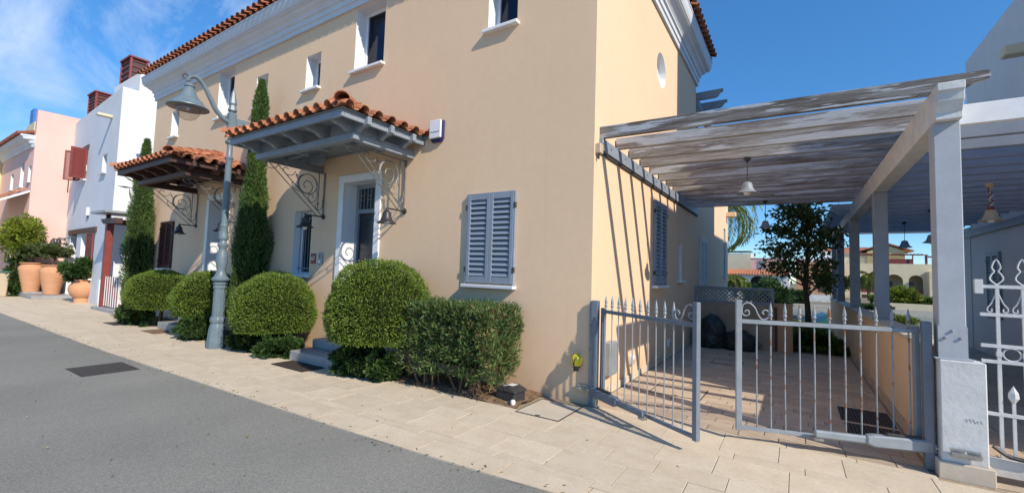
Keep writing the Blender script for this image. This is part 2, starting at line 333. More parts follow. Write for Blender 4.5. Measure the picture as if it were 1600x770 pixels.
struct(rd.obj('road', 'asphalt'))
op = MB(); op.box(-140, 60, -22, -13, -0.05, 0.0); struct(op.obj('opposite_pavement', 'travertine'))

def pave(name, rows, mt, base, joint=0.0045, depth=0.004, npart=290, skip=None, kerbrow=False, pname='paver', label=None):
    """rows: (y0, y1, x0, x1, min length, max length).  nearest pieces become parts, the others one mesh"""
    st = struct(base.obj(name, 'joint_mortar')); P = []
    R = random.Random(hash(name) % 1000 if False else len(name))
    for (y0, y1, x0, x1, l0, l1) in rows:
        x = x0-R.random()*l0
        while x < x1:
            l = round(R.uniform(l0, l1)/0.06)*0.06; a, b_ = max(x, x0), min(x+l, x1)
            if b_-a > 0.05 and not (skip and skip((a+b_)/2, (y0+y1)/2)): P.append((a, b_, y0, y1))
            x += l
    P.sort(key=lambda p: ((p[0]+p[1])/2-CAM.x)**2+((p[2]+p[3])/2-CAM.y)**2)
    cache = {}
    for (a, b_, y0, y1) in P[:npart]:
        k = (round(b_-a, 2), round(y1-y0, 2))
        if k not in cache:
            hx, hy = (k[0]-joint)/2, (k[1]-joint)/2; c = 0.0025
            q = MB(); q.add([(-hx, -hy, -depth), (hx, -hy, -depth), (hx, hy, -depth), (-hx, hy, -depth), (-hx, -hy, -c), (hx, -hy, -c), (hx, hy, -c), (-hx, hy, -c),
                (-hx+c, -hy+c, 0), (hx-c, -hy+c, 0), (hx-c, hy-c, 0), (-hx+c, hy-c, 0)],
                [(0, 1, 5, 4), (1, 2, 6, 5), (2, 3, 7, 6), (3, 0, 4, 7), (4, 5, 9, 8), (5, 6, 10, 9), (6, 7, 11, 10), (7, 4, 8, 11), (8, 9, 10, 11)])
            cache[k] = q.mesh(pname, mt)
        inst(cache[k], pname, ((a+b_)/2, (y0+y1)/2, R.uniform(-0.0015, 0.0015)), st)
    if P[npart:]:
        q = MB()
        for (a, b_, y0, y1) in P[npart:]:
            h = R.uniform(-0.001, 0.001); j = joint/2; q.box(a+j, b_-j, y0+j, y1-j, -depth, h)
        q.obj('far_'+pname+'s', mt, st, kind='stuff')
    return st
bs = MB()
for (a, b_), (c, d) in zip(KE, KE[1:]):
    if c > -61 and a < 30: bs.quad((max(a, -60), b_, -0.007), (min(c, 9), d, -0.007), (min(c, 9), 0.0, -0.007), (max(a, -60), 0.0, -0.007))
bs.quad((-60, 0.0, -0.007), (-14.7, 0.0, -0.007), (-14.7, 2.2, -0.007), (-60, 2.2, -0.007))
rows = [(-1.97, -1.85, -45, 9, 0.84, 0.9)]
for y0_, y1_, a_l, b_l in ((-1.85, -1.43, 0.42, 0.78), (-1.43, -1.15, 0.24, 0.54), (-1.15, -0.71, 0.36, 0.72)): rows.append((y0_, y1_, -45, 9, a_l, b_l))
rows += [(-0.71, -0.55, -0.02, 9, 0.48, 0.54), (-0.55, -0.10, -0.02, 9, 0.42, 0.66), (-0.10, 0.0, 0.02, 3.15, 0.48, 0.6)]
for i in range(6): rows.append((-0.71+0.3*i, -0.41+0.3*i, -45, -14.75, 0.36, 0.66))
pave('pavement', rows, 'travertine', bs, skip=lambda x, y: y > -0.8 and x < 0 and y > -0.74 and x > -0.62)
# kerb course: its outer edge follows the road
kb = MB(); [kb.quad((a, b_+0.006, -0.009), (c, d+0.006, -0.009), (c, -1.86, -0.009), (a, -1.86, -0.009)) for (a, b_), (c, d) in zip(KE, KE[1:]) if a >= -60 and c < 9]; kst = struct(kb.obj('kerb', 'joint_mortar'))
x = 8.6; nk = 0; far = MB()
while x > -44:
    l = random.choice([0.72, 0.78, 0.84]); a, b_ = x-l+0.006, x-0.006
    q = MB() if nk < 60 else far
    q.add([(a, kerb(a), -0.05), (b_, kerb(b_), -0.05), (b_, -1.976, -0.05), (a, -1.976, -0.05), (a, kerb(a), 0.0), (b_, kerb(b_), 0.0), (b_, -1.976, 0.0), (a, -1.976, 0.0)],
          [(0, 1, 5, 4), (1, 2, 6, 5), (2, 3, 7, 6), (3, 0, 4, 7), (4, 5, 6, 7)])
    if nk < 60: q.obj('kerbstone', 'travertine', kst, org=((a+b_)/2, -2.15, 0))
    nk += 1; x -= l
far.obj('far_kerbstones', 'travertine', kst, kind='stuff')
# driveway behind the gates, and the neighbour's
bd = MB(); bd.quad((0.0, 0.0, -0.008), (3.3, 0.0, -0.008), (3.3, 7.0, -0.008), (0.0, 7.0, -0.008))
rows = []; y = 0.0
while y < 6.6: rows.append((y, y+0.165, 0.03, 3.12, 0.30, 0.54)); y += 0.165
pave('driveway', rows, 'drive_stone', bd, joint=0.008)
bd = MB(); bd.quad((3.45, 0.0, -0.008), (6.1, 0.0, -0.008), (6.1, 13.0, -0.008), (3.45, 13.0, -0.008))
rows = []; y = 0.0
while y < 12.6: rows.append((y, y+0.33, 3.5, 6.05, 0.42, 0.66)); y += 0.33
pave('neighbour_driveway', rows, 'drive_stone', bd, joint=0.010, npart=60)
# planting bed along the facade
pb = MB()
nx = 150; 
for i in range(nx):
    a = -14.66+14.04*i/nx; b_ = -14.66+14.04*(i+1)/nx
    for j in range(6):
        y0 = -0.70+0.7*j/6; y1 = y0+0.7/6
        h = lambda x, y: 0.012+0.018*(sin(x*9+y*5)*sin(x*3.1-y*11))+(0.02 if y > -0.6 else -0.016)
        pb.quad((a, y0, h(a, y0)), (b_, y0, h(b_, y0)), (b_, y1, h(b_, y1)), (a, y1, h(a, y1)))
struct(pb.obj('planting_bed', 'soil', smooth=True))
P = np.stack([rng.uniform(-14.6, -0.62, 3500), rng.uniform(-0.7, -0.02, 3500), np.full(3500, 0.03)], 1)
gr = leaves('leaf_litter', P, rng.normal(size=(3500, 3))*[1, 1, 0.25], 0.035, 0.018, 'dry_leaf'); gr['kind'] = 'stuff'

# ================================================================== generic building pieces
def wall_quads(q, u0, u1, v0, v1, holes, d=0.0):
    us = sorted({u0, u1} | {h[0] for h in holes} | {h[1] for h in holes}); vs_ = sorted({v0, v1} | {h[2] for h in holes} | {h[3] for h in holes})
    for a, b_ in zip(us, us[1:]):
        for c, e in zip(vs_, vs_[1:]):
            mu_, mv = (a+b_)/2, (c+e)/2
            if any(h[0] < mu_ < h[1] and h[2] < mv < h[3] for h in holes): continue
            q.quad((a, c, d), (b_, c, d), (b_, e, d), (a, e, d))
def window(par, fr, u0, u1, v0, v1, depth=0.25, sill=True, frame='white_paint', reveal='white_stucco', curtain=True, split=True, bars=False, glass='window_glass', inside=True):
    f = MB(fr); t = 0.05; D = -depth
    f.box(u0, u1, v0, v0+t, D-0.04, D+0.02).box(u0, u1, v1-t, v1, D-0.04, D+0.02)
    f.box(u0, u0+t, v0+t, v1-t, D-0.04, D+0.02).box(u1-t, u1, v0+t, v1-t, D-0.04, D+0.02)
    if split: f.box((u0+u1)/2-0.03, (u0+u1)/2+0.03, v0+t, v1-t, D-0.035, D+0.028)
    W = f.obj('window', frame, par, bevel=0.004)
    r = MB(fr); e = 0.003
    for p in (((u0, v0, 0), (u0, v1, 0), (u0, v1, D-0.05), (u0, v0, D-0.05)), ((u1, v0, 0), (u1, v1, 0), (u1, v1, D-0.05), (u1, v0, D-0.05)),
              ((u0, v1, 0), (u1, v1, 0), (u1, v1, D-0.05), (u0, v1, D-0.05)), ((u0, v0, 0), (u1, v0, 0), (u1, v0, D-0.05), (u0, v0, D-0.05))): r.quad(*p)
    r.obj('reveal', reveal, W)
    MB(fr).box(u0+t-0.01, u1-t+0.01, v0+t-0.01, v1-t+0.01, D-0.013, D-0.007).obj('pane', glass, W)
    if curtain:
        c = MB(fr); n = 14; a, b_ = u0+t*0.5, u1-(u1-u0)*0.22
        pts = [(a+(b_-a)*i/n, D-0.16+0.02*(-1)**i) for i in range(n+1)]
        for (a0, d0), (a1, d1) in zip(pts, pts[1:]): c.quad((a0, v0, d0), (a1, v0, d1), (a1, v1, d1), (a0, v1, d0))
        c.obj('curtain', 'curtain', W)
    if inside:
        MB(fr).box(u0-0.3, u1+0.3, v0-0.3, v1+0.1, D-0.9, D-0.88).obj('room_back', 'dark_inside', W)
    if sill:
        s = MB(fr); s.box(u0-0.06, u1+0.04, v0-0.055, v0-0.001, D-0.02, 0.085); s.obj('window_sill', 'white_paint', W, bevel=0.008)
    if bars:
        for i in range(6):
            x = u0+(u1-u0)*(i+0.6)/6.2; MB(fr).tube([(x, v0+0.02, -0.12), (x, v1-0.02, -0.12)], 0.008, 6).obj('bar', 'gate_paint', W, org=fr(x, v0, -0.12))
        MB(fr).box(u0, u1, v0+0.12, v0+0.14, -0.125, -0.115).box(u0, u1, v1-0.16, v1-0.14, -0.125, -0.115).obj('bar_rail', 'gate_paint', W)
    return W
def shutter_pair(par, fr, u0, u1, v0, v1, mt, d0=0.0, sill=True, ns=15, sillm='white_paint', latch=True):
    um = (u0+u1)/2; st = 0.055
    back = MB(fr); back.box(u0+0.005, u1-0.005, v0+0.005, v1-0.005, d0-0.02, d0+0.002); back.obj('shutter_shade_back', 'dark_inside', par)  # flat dark sheet, no hollow: shade behind the slats is in its colour
    fm = MB(fr); e = 0.022
    fm.box(u0-e, u0, v0-e, v1+e, d0, d0+0.045).box(u1, u1+e, v0-e, v1+e, d0, d0+0.045).box(u0, u1, v1, v1+e, d0, d0+0.045)
    fm.obj('shutter_frame', mt, par, bevel=0.003)
    for (a, b_) in ((u0+0.003, um-0.002), (um+0.002, u1-0.003)):
        q = MB(fr); z0, z1 = d0+0.008, d0+0.05
        q.box(a, a+st, v0, v1, z0, z1).box(b_-st, b_, v0, v1, z0, z1).box(a+st, b_-st, v0, v0+0.09, z0, z1-0.002).box(a+st, b_-st, v1-0.075, v1, z0, z1-0.002)
        leaf = q.obj('shutter', mt, par, bevel=0.003)
        hv = v1-0.075-(v0+0.09); p = hv/ns
        s = MB(fr); w_ = (b_-st-0.001)-(a+st+0.001); s.prism([(-0.020, 0.010), (-0.012, 0.012), (0.022, -0.016), (0.014, -0.020)], 0, w_, ax=0)
        # slat: upper edge inwards, lower edge outwards
        s2 = MB(fr); hh = p*0.42
        s2.add([(0, -hh, 0.038), (w_, -hh, 0.038), (w_, -hh+0.008, 0.042), (0, -hh+0.008, 0.042), (0, hh, 0.004), (w_, hh, 0.004), (w_, hh+0.004, 0.010), (0, hh+0.004, 0.010)],
               [(0, 1, 2, 3), (4, 5, 6, 7), (0, 1, 5, 4), (3, 2, 6, 7), (0, 3, 7, 4), (1, 2, 6, 5)])
        me = s2.mesh('slat', mt, org=Vector(fr(0, 0, 0)))
        for i in range(ns): inst(me, 'slat', fr(a+st+0.001, v0+0.09+p*(i+0.5), d0+0.004), leaf)
        hg = MB(fr)
        for vv in (v0+0.16, v1-0.22):
            x = u0-0.03 if a < um-0.1 and a == u0+0.003 else u1+0.004
            hg.box(x, x+0.026, vv, vv+0.075, d0+0.02, d0+0.055)
        hg.obj('hinge', 'iron_grate' if latch else mt, leaf)
    if sill: MB(fr).box(u0-0.05, u1+0.05, v0-0.075, v0-0.025, d0-0.01, d0+0.10).obj('window_sill', sillm, par, bevel=0.008)
def loop_sweep(prof, x0, x1, y0, y1):
    q = MB(); rings = []
    for (d, z) in prof: rings.append([(x0-d, y0-d, z), (x1+d, y0-d, z), (x1+d, y1+d, z), (x0-d, y1+d, z)])
    q.add([p for r_ in rings for p in r_], [(4*i+k, 4*i+(k+1) % 4, 4*i+4+(k+1) % 4, 4*i+4+k) for i in range(len(rings)-1) for k in range(4)]); return q
def tile_mesh(name, mt, L_=0.42, r=0.085, th=0.014, n=7, pan=False, taper=0.86):
    """barrel roof tile lying along +x (downhill end at x = 0), open side down (up for a pan)"""
    q = MB(); vs, fs = [], []
    for (x, k) in ((0, 1.0), (L_, taper)):
        for rr in (r*k, r*k-th):
            for i in range(n):
                a = pi*i/(n-1); z = rr*sin(a)*0.95; z = -z if pan else z
                vs.append((x, rr*cos(a), z+(0 if not pan else 0.0)))
    for i in range(n-1):
        fs += [(i, i+1, 2*n+i+1, 2*n+i), (n+i, n+i+1, 3*n+i+1, 3*n+i), (i, i+1, n+i+1, n+i), (2*n+i, 2*n+i+1, 3*n+i+1, 3*n+i)]
    fs += [(0, n, 3*n, 2*n), (n-1, 2*n-1, 4*n-1, 3*n-1)]
    q.add(vs, fs); return q.mesh(name, mt, smooth=True, angle=50)

# ================================================================== MAIN HOUSE
HX0, HX1, HY1 = -14.66, 0.0, 6.75
house = thing('townhouse', 'peach two storey townhouse with white cornice and tiled roof filling the middle', 'house', (-7.33, 3.3, 0))
MX = lambda x: -14.66-x
wins_up = [(-4.96, -4.13, 5.35, 6.60, 1), (-6.57, -6.06, 5.30, 6.05, 0), (-1.77, -1.24, 5.27, 6.05, 0)]
holes = []
for (a, b_, c, d, s) in wins_up: holes += [(a, b_, c, d), (MX(b_), MX(a), c, d)]
BW = (-6.67, -6.05, 1.43, 2.74); DW = (-5.04, -4.13, 0.42, 3.2)
BW2 = (MX(BW[1]), MX(BW[0]), BW[2], BW[3]); DW2 = (MX(DW[1]), MX(DW[0]), DW[2], DW[3])
holes += [BW, BW2, DW, DW2]
q = MB(FAC); wall_quads(q, HX0, HX1, -0.1, 6.64, holes)
q.fr = SID; NI = (4.87, 5.22, 1.55, 2.37); OV = (3.27, 5.60, 0.33); OB = (OV[0]-0.45, OV[0]+0.45, OV[1]-0.45, OV[1]+0.45)
wall_quads(q, 0, HY1, -0.1, 6.64, [NI, OB])
n = 32; cs = []; sqr = []
for k in range(n):
    a = 2*pi*k/n; cs.append((OV[0]+OV[2]*cos(a), OV[1]+OV[2]*sin(a), 0)); s_ = 0.45/max(abs(cos(a)), abs(sin(a))); sqr.append((OV[0]+s_*cos(a), OV[1]+s_*sin(a), 0))
q.add(cs+sqr, [(k, (k+1) % n, n+(k+1) % n, n+k) for k in range(n)])
q.fr = WORLD
q.quad((HX0, 0, -0.1), (HX0, HY1, -0.1), (HX0, HY1, 6.64), (HX0, 0, 6.64)).quad((HX0, HY1, -0.1), (HX1, HY1, -0.1), (HX1, HY1, 6.64), (HX0, HY1, 6.64))
q.obj('wall', 'peach_stucco', house)
q = MB(SID); q.add([(c[0], c[1], 0) for c in cs]+[(c[0], c[1], -0.14) for c in cs], [(k, (k+1) % n, n+(k+1) % n, n+k) for k in range(n)]+[tuple(range(n, 2*n))]); q.obj('round_niche', 'white_stucco', house)
window(house, SID, *NI, depth=0.06, frame='white_paint', split=False, curtain=True, inside=False)
prof = [(0.0, 6.62), (0.05, 6.62), (0.05, 6.72), (0.075, 6.735), (0.075, 6.84), (0.11, 6.86), (0.11, 6.90), (0.14, 6.94), (0.19, 6.98), (0.22, 7.02), (0.27, 7.04), (0.27, 7.065), (0.29, 7.07), (0.31, 7.12), (0.325, 7.18), (0.335, 7.28), (0.345, 7.285), (0.345, 7.325), (0.0, 7.33)]
loop_sweep(prof, HX0, HX1, 0, HY1).obj('cornice', 'cornice_paint', house)
# roof
RZ, RP, PT = 7.335, 0.33, radians(20)
rf = MB(); a0, a1, b0, b1 = HX0-RP, HX1+RP, -RP, HY1+RP; hd = (b1-b0)/2; rz = RZ+hd*math.tan(PT)
rf.add([(a0, b0, RZ), (a1, b0, RZ), (a1, b1, RZ), (a0, b1, RZ), (a0+hd, b0+hd, rz), (a1-hd, b0+hd, rz)], [(0, 1, 5, 4), (1, 2, 5), (2, 3, 4, 5), (3, 0, 4), (0, 1, 2, 3)])
roof = rf.obj('roof', 'dark_terracotta', house)
tm = tile_mesh('roof_tile', 'dark_terracotta'); tp = tile_mesh('pan_tile', 'dark_terracotta', pan=True, r=0.075)
far = MB()
def tile_row(x, y, dirz, me, nm, z=RZ+0.045, par=None, tilt=PT): return inst(me, nm, (x, y, z), par, rot=(0, -tilt, dirz))
pitch = 0.2445
x = a0+0.12
while x < a1-0.05:
    tile_row(x, b0-0.12, pi/2, tm, 'roof_tile', par=roof); tile_row(x+pitch/2, b0-0.02, pi/2, tp, 'pan_tile', par=roof, z=RZ+0.085)
    ln = min(x-a0, a1-x, hd); far.tube([(x, b0+0.3, RZ+0.03+0.3*math.tan(PT)), (x, b0+max(ln, 0.35), RZ+0.03+max(ln, 0.35)*math.tan(PT))], 0.08, 6); x += pitch
y = b0+0.12
while y < b1-0.05:
    tile_row(a1+0.12, y, pi, tm, 'roof_tile', par=roof); tile_row(a1+0.02, y+pitch/2, pi, tp, 'pan_tile', par=roof, z=RZ+0.085)
    ln = min(y-b0, b1-y, hd); far.tube([(a1-0.3, y, RZ+0.03+0.3*math.tan(PT)), (a1-max(ln, 0.35), y, RZ+0.03+max(ln, 0.35)*math.tan(PT))], 0.08, 6); y += pitch
far.obj('upper_tiles', 'dark_terracotta', roof, smooth=True, kind='stuff')
# upper windows
for (a, b_, c, d, s) in wins_up:
    window(house, FAC, a, b_, c, d, split=False, curtain=True); window(house, FAC, MX(b_), MX(a), c, d, split=False, curtain=True)
window(house, FAC, *BW, depth=0.2, bars=True, curtain=False, split=False); window(house, FAC, *BW2, depth=0.2, bars=True, curtain=False, split=False, frame='brown_wood')
shutter_pair(house, FAC, -2.0, -1.17, 1.44, 2.74, 'blue_grey_paint', sillm='cornice_paint')
shutter_pair(house, FAC, -13.49, -12.66, 1.44, 2.74, 'brown_door', latch=False)
shutter_pair(house, SID, 2.82, 3.64, 1.48, 2.98, 'blue_grey_paint', ns=18)

def door(par, D, mt_frame, mt_panel, mt_trim, bars='pale_iron'):
    u0, u1, v0, v1 = D; t = 0.14; fr = FAC
    s = MB(fr); s.box(u0-t, u0, v0-0.42, v1+t, 0.0005, 0.035).box(u1, u1+t, v0-0.42, v1+t, 0.0005, 0.035).box(u0, u1, v1, v1+t, 0.0005, 0.035)
    s.obj('door_surround', mt_trim, par, bevel=0.004)
    r = MB(fr); dp = -0.34
    for p in (((u0, v0, 0), (u0, v1, 0), (u0, v1, dp), (u0, v0, dp)), ((u1, v0, 0), (u1, v1, 0), (u1, v1, dp), (u1, v0, dp)), ((u0, v1, 0), (u1, v1, 0), (u1, v1, dp), (u0, v1, dp)), ((u0, v0, 0), (u1, v0, 0), (u1, v0, dp), (u0, v0, dp))): r.quad(*p)
    r.obj('door_reveal', 'white_stucco', par)
    ft = 0.07; tz = v1-0.55
    f = MB(fr); f.box(u0, u0+ft, v0, v1, dp, dp+0.07).box(u1-ft, u1, v0, v1, dp, dp+0.07).box(u0+ft, u1-ft, v1-ft, v1, dp, dp+0.07).box(u0+ft, u1-ft, tz, tz+0.08, dp, dp+0.068)
    F = f.obj('door_frame', mt_frame, par, bevel=0.004)
    p = MB(fr); p.box(u0+ft, u1-ft, v0+0.01, tz, dp-0.02, dp+0.02); a, b_ = u0+ft+0.12, u1-ft-0.12
    dd = p.obj('door', mt_panel, par, bevel=0.003)
    for (c, d) in ((v0+0.15, v0+0.75), (v0+0.87, tz-0.12)):
        q = MB(fr); q.box(a, b_, c, d, dp+0.0195, dp+0.032); q.obj('door_panel', mt_panel, dd, bevel=0.008)
    MB(fr).tube([(u0+ft+0.06, v0+0.9, dp+0.03), (u0+ft+0.06, v0+0.9, dp+0.075), (u0+ft+0.17, v0+0.9, dp+0.075)], 0.011, 6).obj('door_handle', 'steel', dd)
    MB(fr).quad((u0+ft, tz+0.08, dp+0.02), (u1-ft, tz+0.08, dp+0.02), (u1-ft, v1-ft, dp+0.02), (u0+ft, v1-ft, dp+0.02)).obj('transom_pane', 'dark_door', F)
    g_ = MB(fr); W_ = u1-u0-2*ft
    for i in range(8):
        x = u0+ft+W_*(i+0.5)/8; g_.tube([(x, tz+0.09, dp+0.05), (x, v1-ft, dp+0.05)], 0.007, 5)
    for i in range(4):
        cx = u0+ft+W_*(2*i+1)/8+0.0; g_.tube([(p_[0], p_[1], dp+0.05) for p_ in spiral(cx, tz+0.30, 0.05, 0.05, 0, 2*pi, 12)], 0.006, 4)
    g_.obj('transom_grille', bars, F)
door(house, DW, 'grey_paint', 'dark_door', 'white_paint'); door(house, DW2, 'brown_wood', 'brown_door', 'white_paint', bars='red_wood')
# steps
for (a, b_) in ((-5.12, -3.92), (MX(-3.92), MX(-5.12))):
    MB().box(a, b_, -0.86, -0.0, -0.02, 0.165).obj('step', 'step_marble', house, bevel=0.012)
    MB().box(a+0.02, b_-0.02, -0.46, -0.002, 0.165, 0.315).obj('step', 'step_marble', house, bevel=0.012)
    MB().box(a+0.04, b_-0.04, -0.17, 0.34, 0.315, 0.44).obj('threshold', 'step_marble', house, bevel=0.012)

# ------------------------------------------------------------------ door canopies
def canopy(cx, wood, tilem, label):
    c = thing('door_canopy', label, 'canopy', (cx, 0, 3.45)); hw, D, z = 1.60, 1.63, 3.76; PTC = radians(17)
    T = math.tan(PTC); ap = z+D*T
    q = MB(); q.add([(cx-hw, -D, z), (cx+hw, -D, z), (cx+hw, 0, z), (cx-hw, 0, z), (cx, 0, ap)], [(0, 1, 4), (1, 2, 4), (3, 0, 4), (0, 1, 2, 3)]); deck = q.obj('roof_deck', wood, c)
    # fascia boards under the tiles
    q = MB(); q.box(cx-hw+0.06, cx+hw-0.06, -D+0.04, -D+0.085, z-0.105, z-0.003); q.obj('fascia', wood, c, bevel=0.004)
    for s in (-1, 1):
        x = cx+s*(hw-0.06); q = MB(); q.box(min(x, x-s*0.045), max(x, x-s*0.045), -D+0.087, 0, z-0.105, z-0.003); q.obj('fascia', wood, c, bevel=0.004)
    # ring beam
    bx, by, zb = 1.26, 1.20, 3.46
    MB().box(cx-bx-0.1, cx+bx+0.1, -by-0.05, -by+0.07, zb, zb+0.10).obj('beam', wood, c, bevel=0.006)
    for s in (-1, 1):
        x = cx+s*bx; MB().box(x-0.055, x+0.055, -by+0.07, -0.002, zb-0.0015, zb+0.098).obj('beam', wood, c, bevel=0.006)
        MB().box(x-0.05, x+0.05, -0.9, -0.002, zb+0.101, zb+0.13).obj('beam_packer', wood, c)
    # scroll-cut rafter tails
    def tail(x0, y0, dx, dy):
        fr = Fr((x0, y0, 0), (dx, dy, 0), (0, 0, 1), (-dy, dx, 0)); t_ = zb+0.10
        pts = [(-0.5, t_), (0.08, t_), (0.12, t_+0.012), (0.16, t_+0.04), (0.22, t_+0.06), (0.29, t_+0.065), (0.30, t_+0.08), (0.35, t_+0.085), (0.35, z-0.004), (-0.5, z-0.004)]
        MB(fr).prism(pts, -0.035, 0.035).obj('rafter_tail', wood, c)
    for i in range(5): tail(cx-bx+2*bx*i/4, -by, 0, -1)
    for s in (-1, 1):
        for y in (-1.18, -0.75, -0.3): tail(cx+s*bx, y+0.0, s, 0)
    # barrel tiles: three slopes
    cm = tile_mesh('roof_tile', tilem, L_=0.40, r=0.082, th=0.012); pm = tile_mesh('pan_tile', tilem, L_=0.40, r=0.075, pan=True); p = 0.246
    rows_ = 5; R_ = random.Random(3)
    def lay(org, along, uphill, rotz, width, depthf):
        nn = int(width/p)
        for i in range(nn+1):
            s = (width-nn*p)/2+i*p
            for k in range(rows_):
                d_ = k*0.345; ok = lambda s_: depthf(s_) > d_+0.05
                if ok(s):
                    pos = Vector(org)+Vector(along)*s+Vector(uphill)*(d_-0.06); inst(cm, 'roof_tile', (pos.x, pos.y, z+0.052+(d_-0.06)*T+0.006*R_.random()), deck, rot=(0, -PTC+0.03, rotz+R_.uniform(-.02, .02)))
                if i < nn and ok(s+p/2):
                    pos = Vector(org)+Vector(along)*(s+p/2)+Vector(uphill)*(d_-0.035); inst(pm, 'pan_tile', (pos.x, pos.y, z+0.085+(d_-0.035)*T), deck, rot=(0, -PTC+0.03, rotz))
    lay((cx-hw, -D, 0), (1, 0, 0), (0, 1, 0), pi/2, 2*hw, lambda s: min(s, 2*hw-s)*D/hw)
    lay((cx+hw, -D, 0), (0, 1, 0), (-1, 0, 0), pi, D, lambda s: s*hw/D)
    lay((cx-hw, 0, 0), (0, -1, 0), (1, 0, 0), 0, D, lambda s: (D-s)*hw/D)
    hm = tile_mesh('hip_tile', tilem, L_=0.46, r=0.115)
    for s in (-1, 1):
        dx, dy = -s*hw, D; ln = sqrt(dx*dx+dy*dy); az = atan2(dy, dx); tl = math.atan2(ap-z, ln)
        for k in range(6):
            d_ = k*0.39-0.05; f_ = d_/ln
            if f_ < 0.93: inst(hm, 'hip_tile', (cx+s*hw+dx*f_, -D+dy*f_, z+0.10+(ap-z)*f_), deck, rot=(0, -tl+0.03, az))
    q = MB(); q.box(cx-hw, cx+hw, -0.03, -0.002, z-0.02, z+0.05); q.obj('flashing', wood, c)
    # wrought-iron scroll brackets in a vertical plane at each side
    for s in (-1, 1):
        x = cx+s*1.13; fr = Fr((x, 0, 0), (0, -1, 0), (0, 0, 1), (1, 0, 0)); zt, zb_ = 3.445, 2.56
        br = MB(fr)
        for dx in (-0.0,):
            br.box(0.01, 0.03, zb_, zt, dx-0.011, dx+0.011).box(0.13, 0.145, zb_+0.12, zt, dx-0.008, dx+0.008).box(0.0, 1.12, zt-0.018, zt-0.002, dx-0.011, dx+0.011)
        B = br.obj('bracket', 'wrought_iron', c)
        def tb(name, pts, r=0.0085): 
            MB(fr).tube([(p_[0], p_[1], 0.0) for p_ in pts], r, 6).obj(name, 'wrought_iron', B, smooth=True)
        tb('brace', [(0.02, zb_+0.02), (0.98, zt-0.01)]); tb('brace', [(0.14, zb_+0.02), (1.12, zt-0.02)])
        tb('scroll', crv([(0.16, 2.98), (0.20, 3.25), (0.34, 3.36), (0.52, 3.30), (0.57, 3.14), (0.48, 3.00), (0.34, 3.00), (0.27, 3.10), (0.31, 3.21), (0.41, 3.22), (0.45, 3.14), (0.40, 3.09)], 5))
        tb('scroll', spiral(0.36, 3.17, 0.19, 0.19, 0, 2*pi, 24))
        tb('scroll', crv([(0.62, 3.36), (0.68, 3.28), (0.79, 3.27), (0.86, 3.34), (0.82, 3.40), (0.76, 3.37)], 5), 0.007)
        tb('scroll', crv([(0.95, 3.41), (1.02, 3.34), (1.12, 3.33), (1.19, 3.38), (1.16, 3.44), (1.10, 3.42)], 5), 0.007)
        tb('scroll', crv([(0.04, 2.92), (0.05, 2.76), (0.12, 2.70), (0.19, 2.76), (0.16, 2.83), (0.10, 2.82)], 5), 0.007)
        tb('scroll', crv([(0.16, 2.96), (0.22, 2.84), (0.32, 2.86), (0.34, 2.95), (0.27, 2.98), (0.24, 2.92)], 5), 0.007)
        tb('tendril', crv([(0.50, 3.02), (0.58, 3.10), (0.56, 3.20), (0.60, 3.28)], 5), 0.007); tb('tendril', crv([(0.54, 3.00), (0.66, 3.06), (0.68, 3.15)], 5), 0.007)
        MB(fr).lathe([(0, 3.27), (0.016, 3.285), (0.016, 3.305), (0, 3.33)], (0.60, 0, 0), 8, axis=1).obj('bud', 'wrought_iron', B, smooth=True)
    return c
canopy(-4.54, 'grey_paint', 'terracotta', 'grey wooden door canopy with orange barrel tiles nearest the camera')
canopy(MX(-4.54), 'brown_wood', 'terracotta', 'dark brown wooden door canopy with orange tiles behind the street lamp')
# lamps under the canopies
def wall_lamp(x, label, z=2.42, sgn=1, fr=FAC, mt='black_plastic', sc_=1.0):
    l = thing('wall_lamp', label, 'lamp', fr(x, z+0.16, 0), 'bell shaped lamps on the house walls')
    MB(fr).lathe([(0.05, 0.0), (0.05, 0.02), (0.02, 0.035)], (x, z+0.16, 0), 12, axis=2).obj('wall_plate', mt, l, smooth=True)
    p = crv([(x, z+0.16, 0.02), (x, z+0.16, 0.16), (x, z+0.16, 0.34), (x, z+0.15, 0.40)], 4); MB(fr).tube(p, 0.014, 8).obj('arm', mt, l, smooth=True)
    MB(fr).lathe([(0.0, 0.13), (0.012, 0.12), (0.018, 0.08), (0.035, 0.055), (0.065, 0.03), (0.075, -0.04), (0.10, -0.10), (0.155, -0.135), (0.158, -0.145), (0.10, -0.12), (0.07, -0.05)], (x, z+0.06, 0.38), 20, axis=1).obj('lamp_shade', mt, l, smooth=True, angle=60)
    MB(fr).lathe([(0.0, -0.19), (0.03, -0.18), (0.045, -0.15), (0.035, -0.10), (0.0, -0.08)], (x, z+0.06, 0.38), 12, axis=1).obj('bulb', 'white_plastic', l, smooth=True)
    return l
wall_lamp(-3.40, 'dark bell shaped wall lamp right of the near doorway under its scroll bracket')
wall_lamp(-5.66, 'dark bell shaped wall lamp between the barred window and the near doorway')
wall_lamp(MX(-3.40), 'black bell shaped wall lamp left of the far doorway under the brown canopy')
wall_lamp(MX(-5.66), 'black bell shaped wall lamp hidden behind the street lamp pole by far doorway')

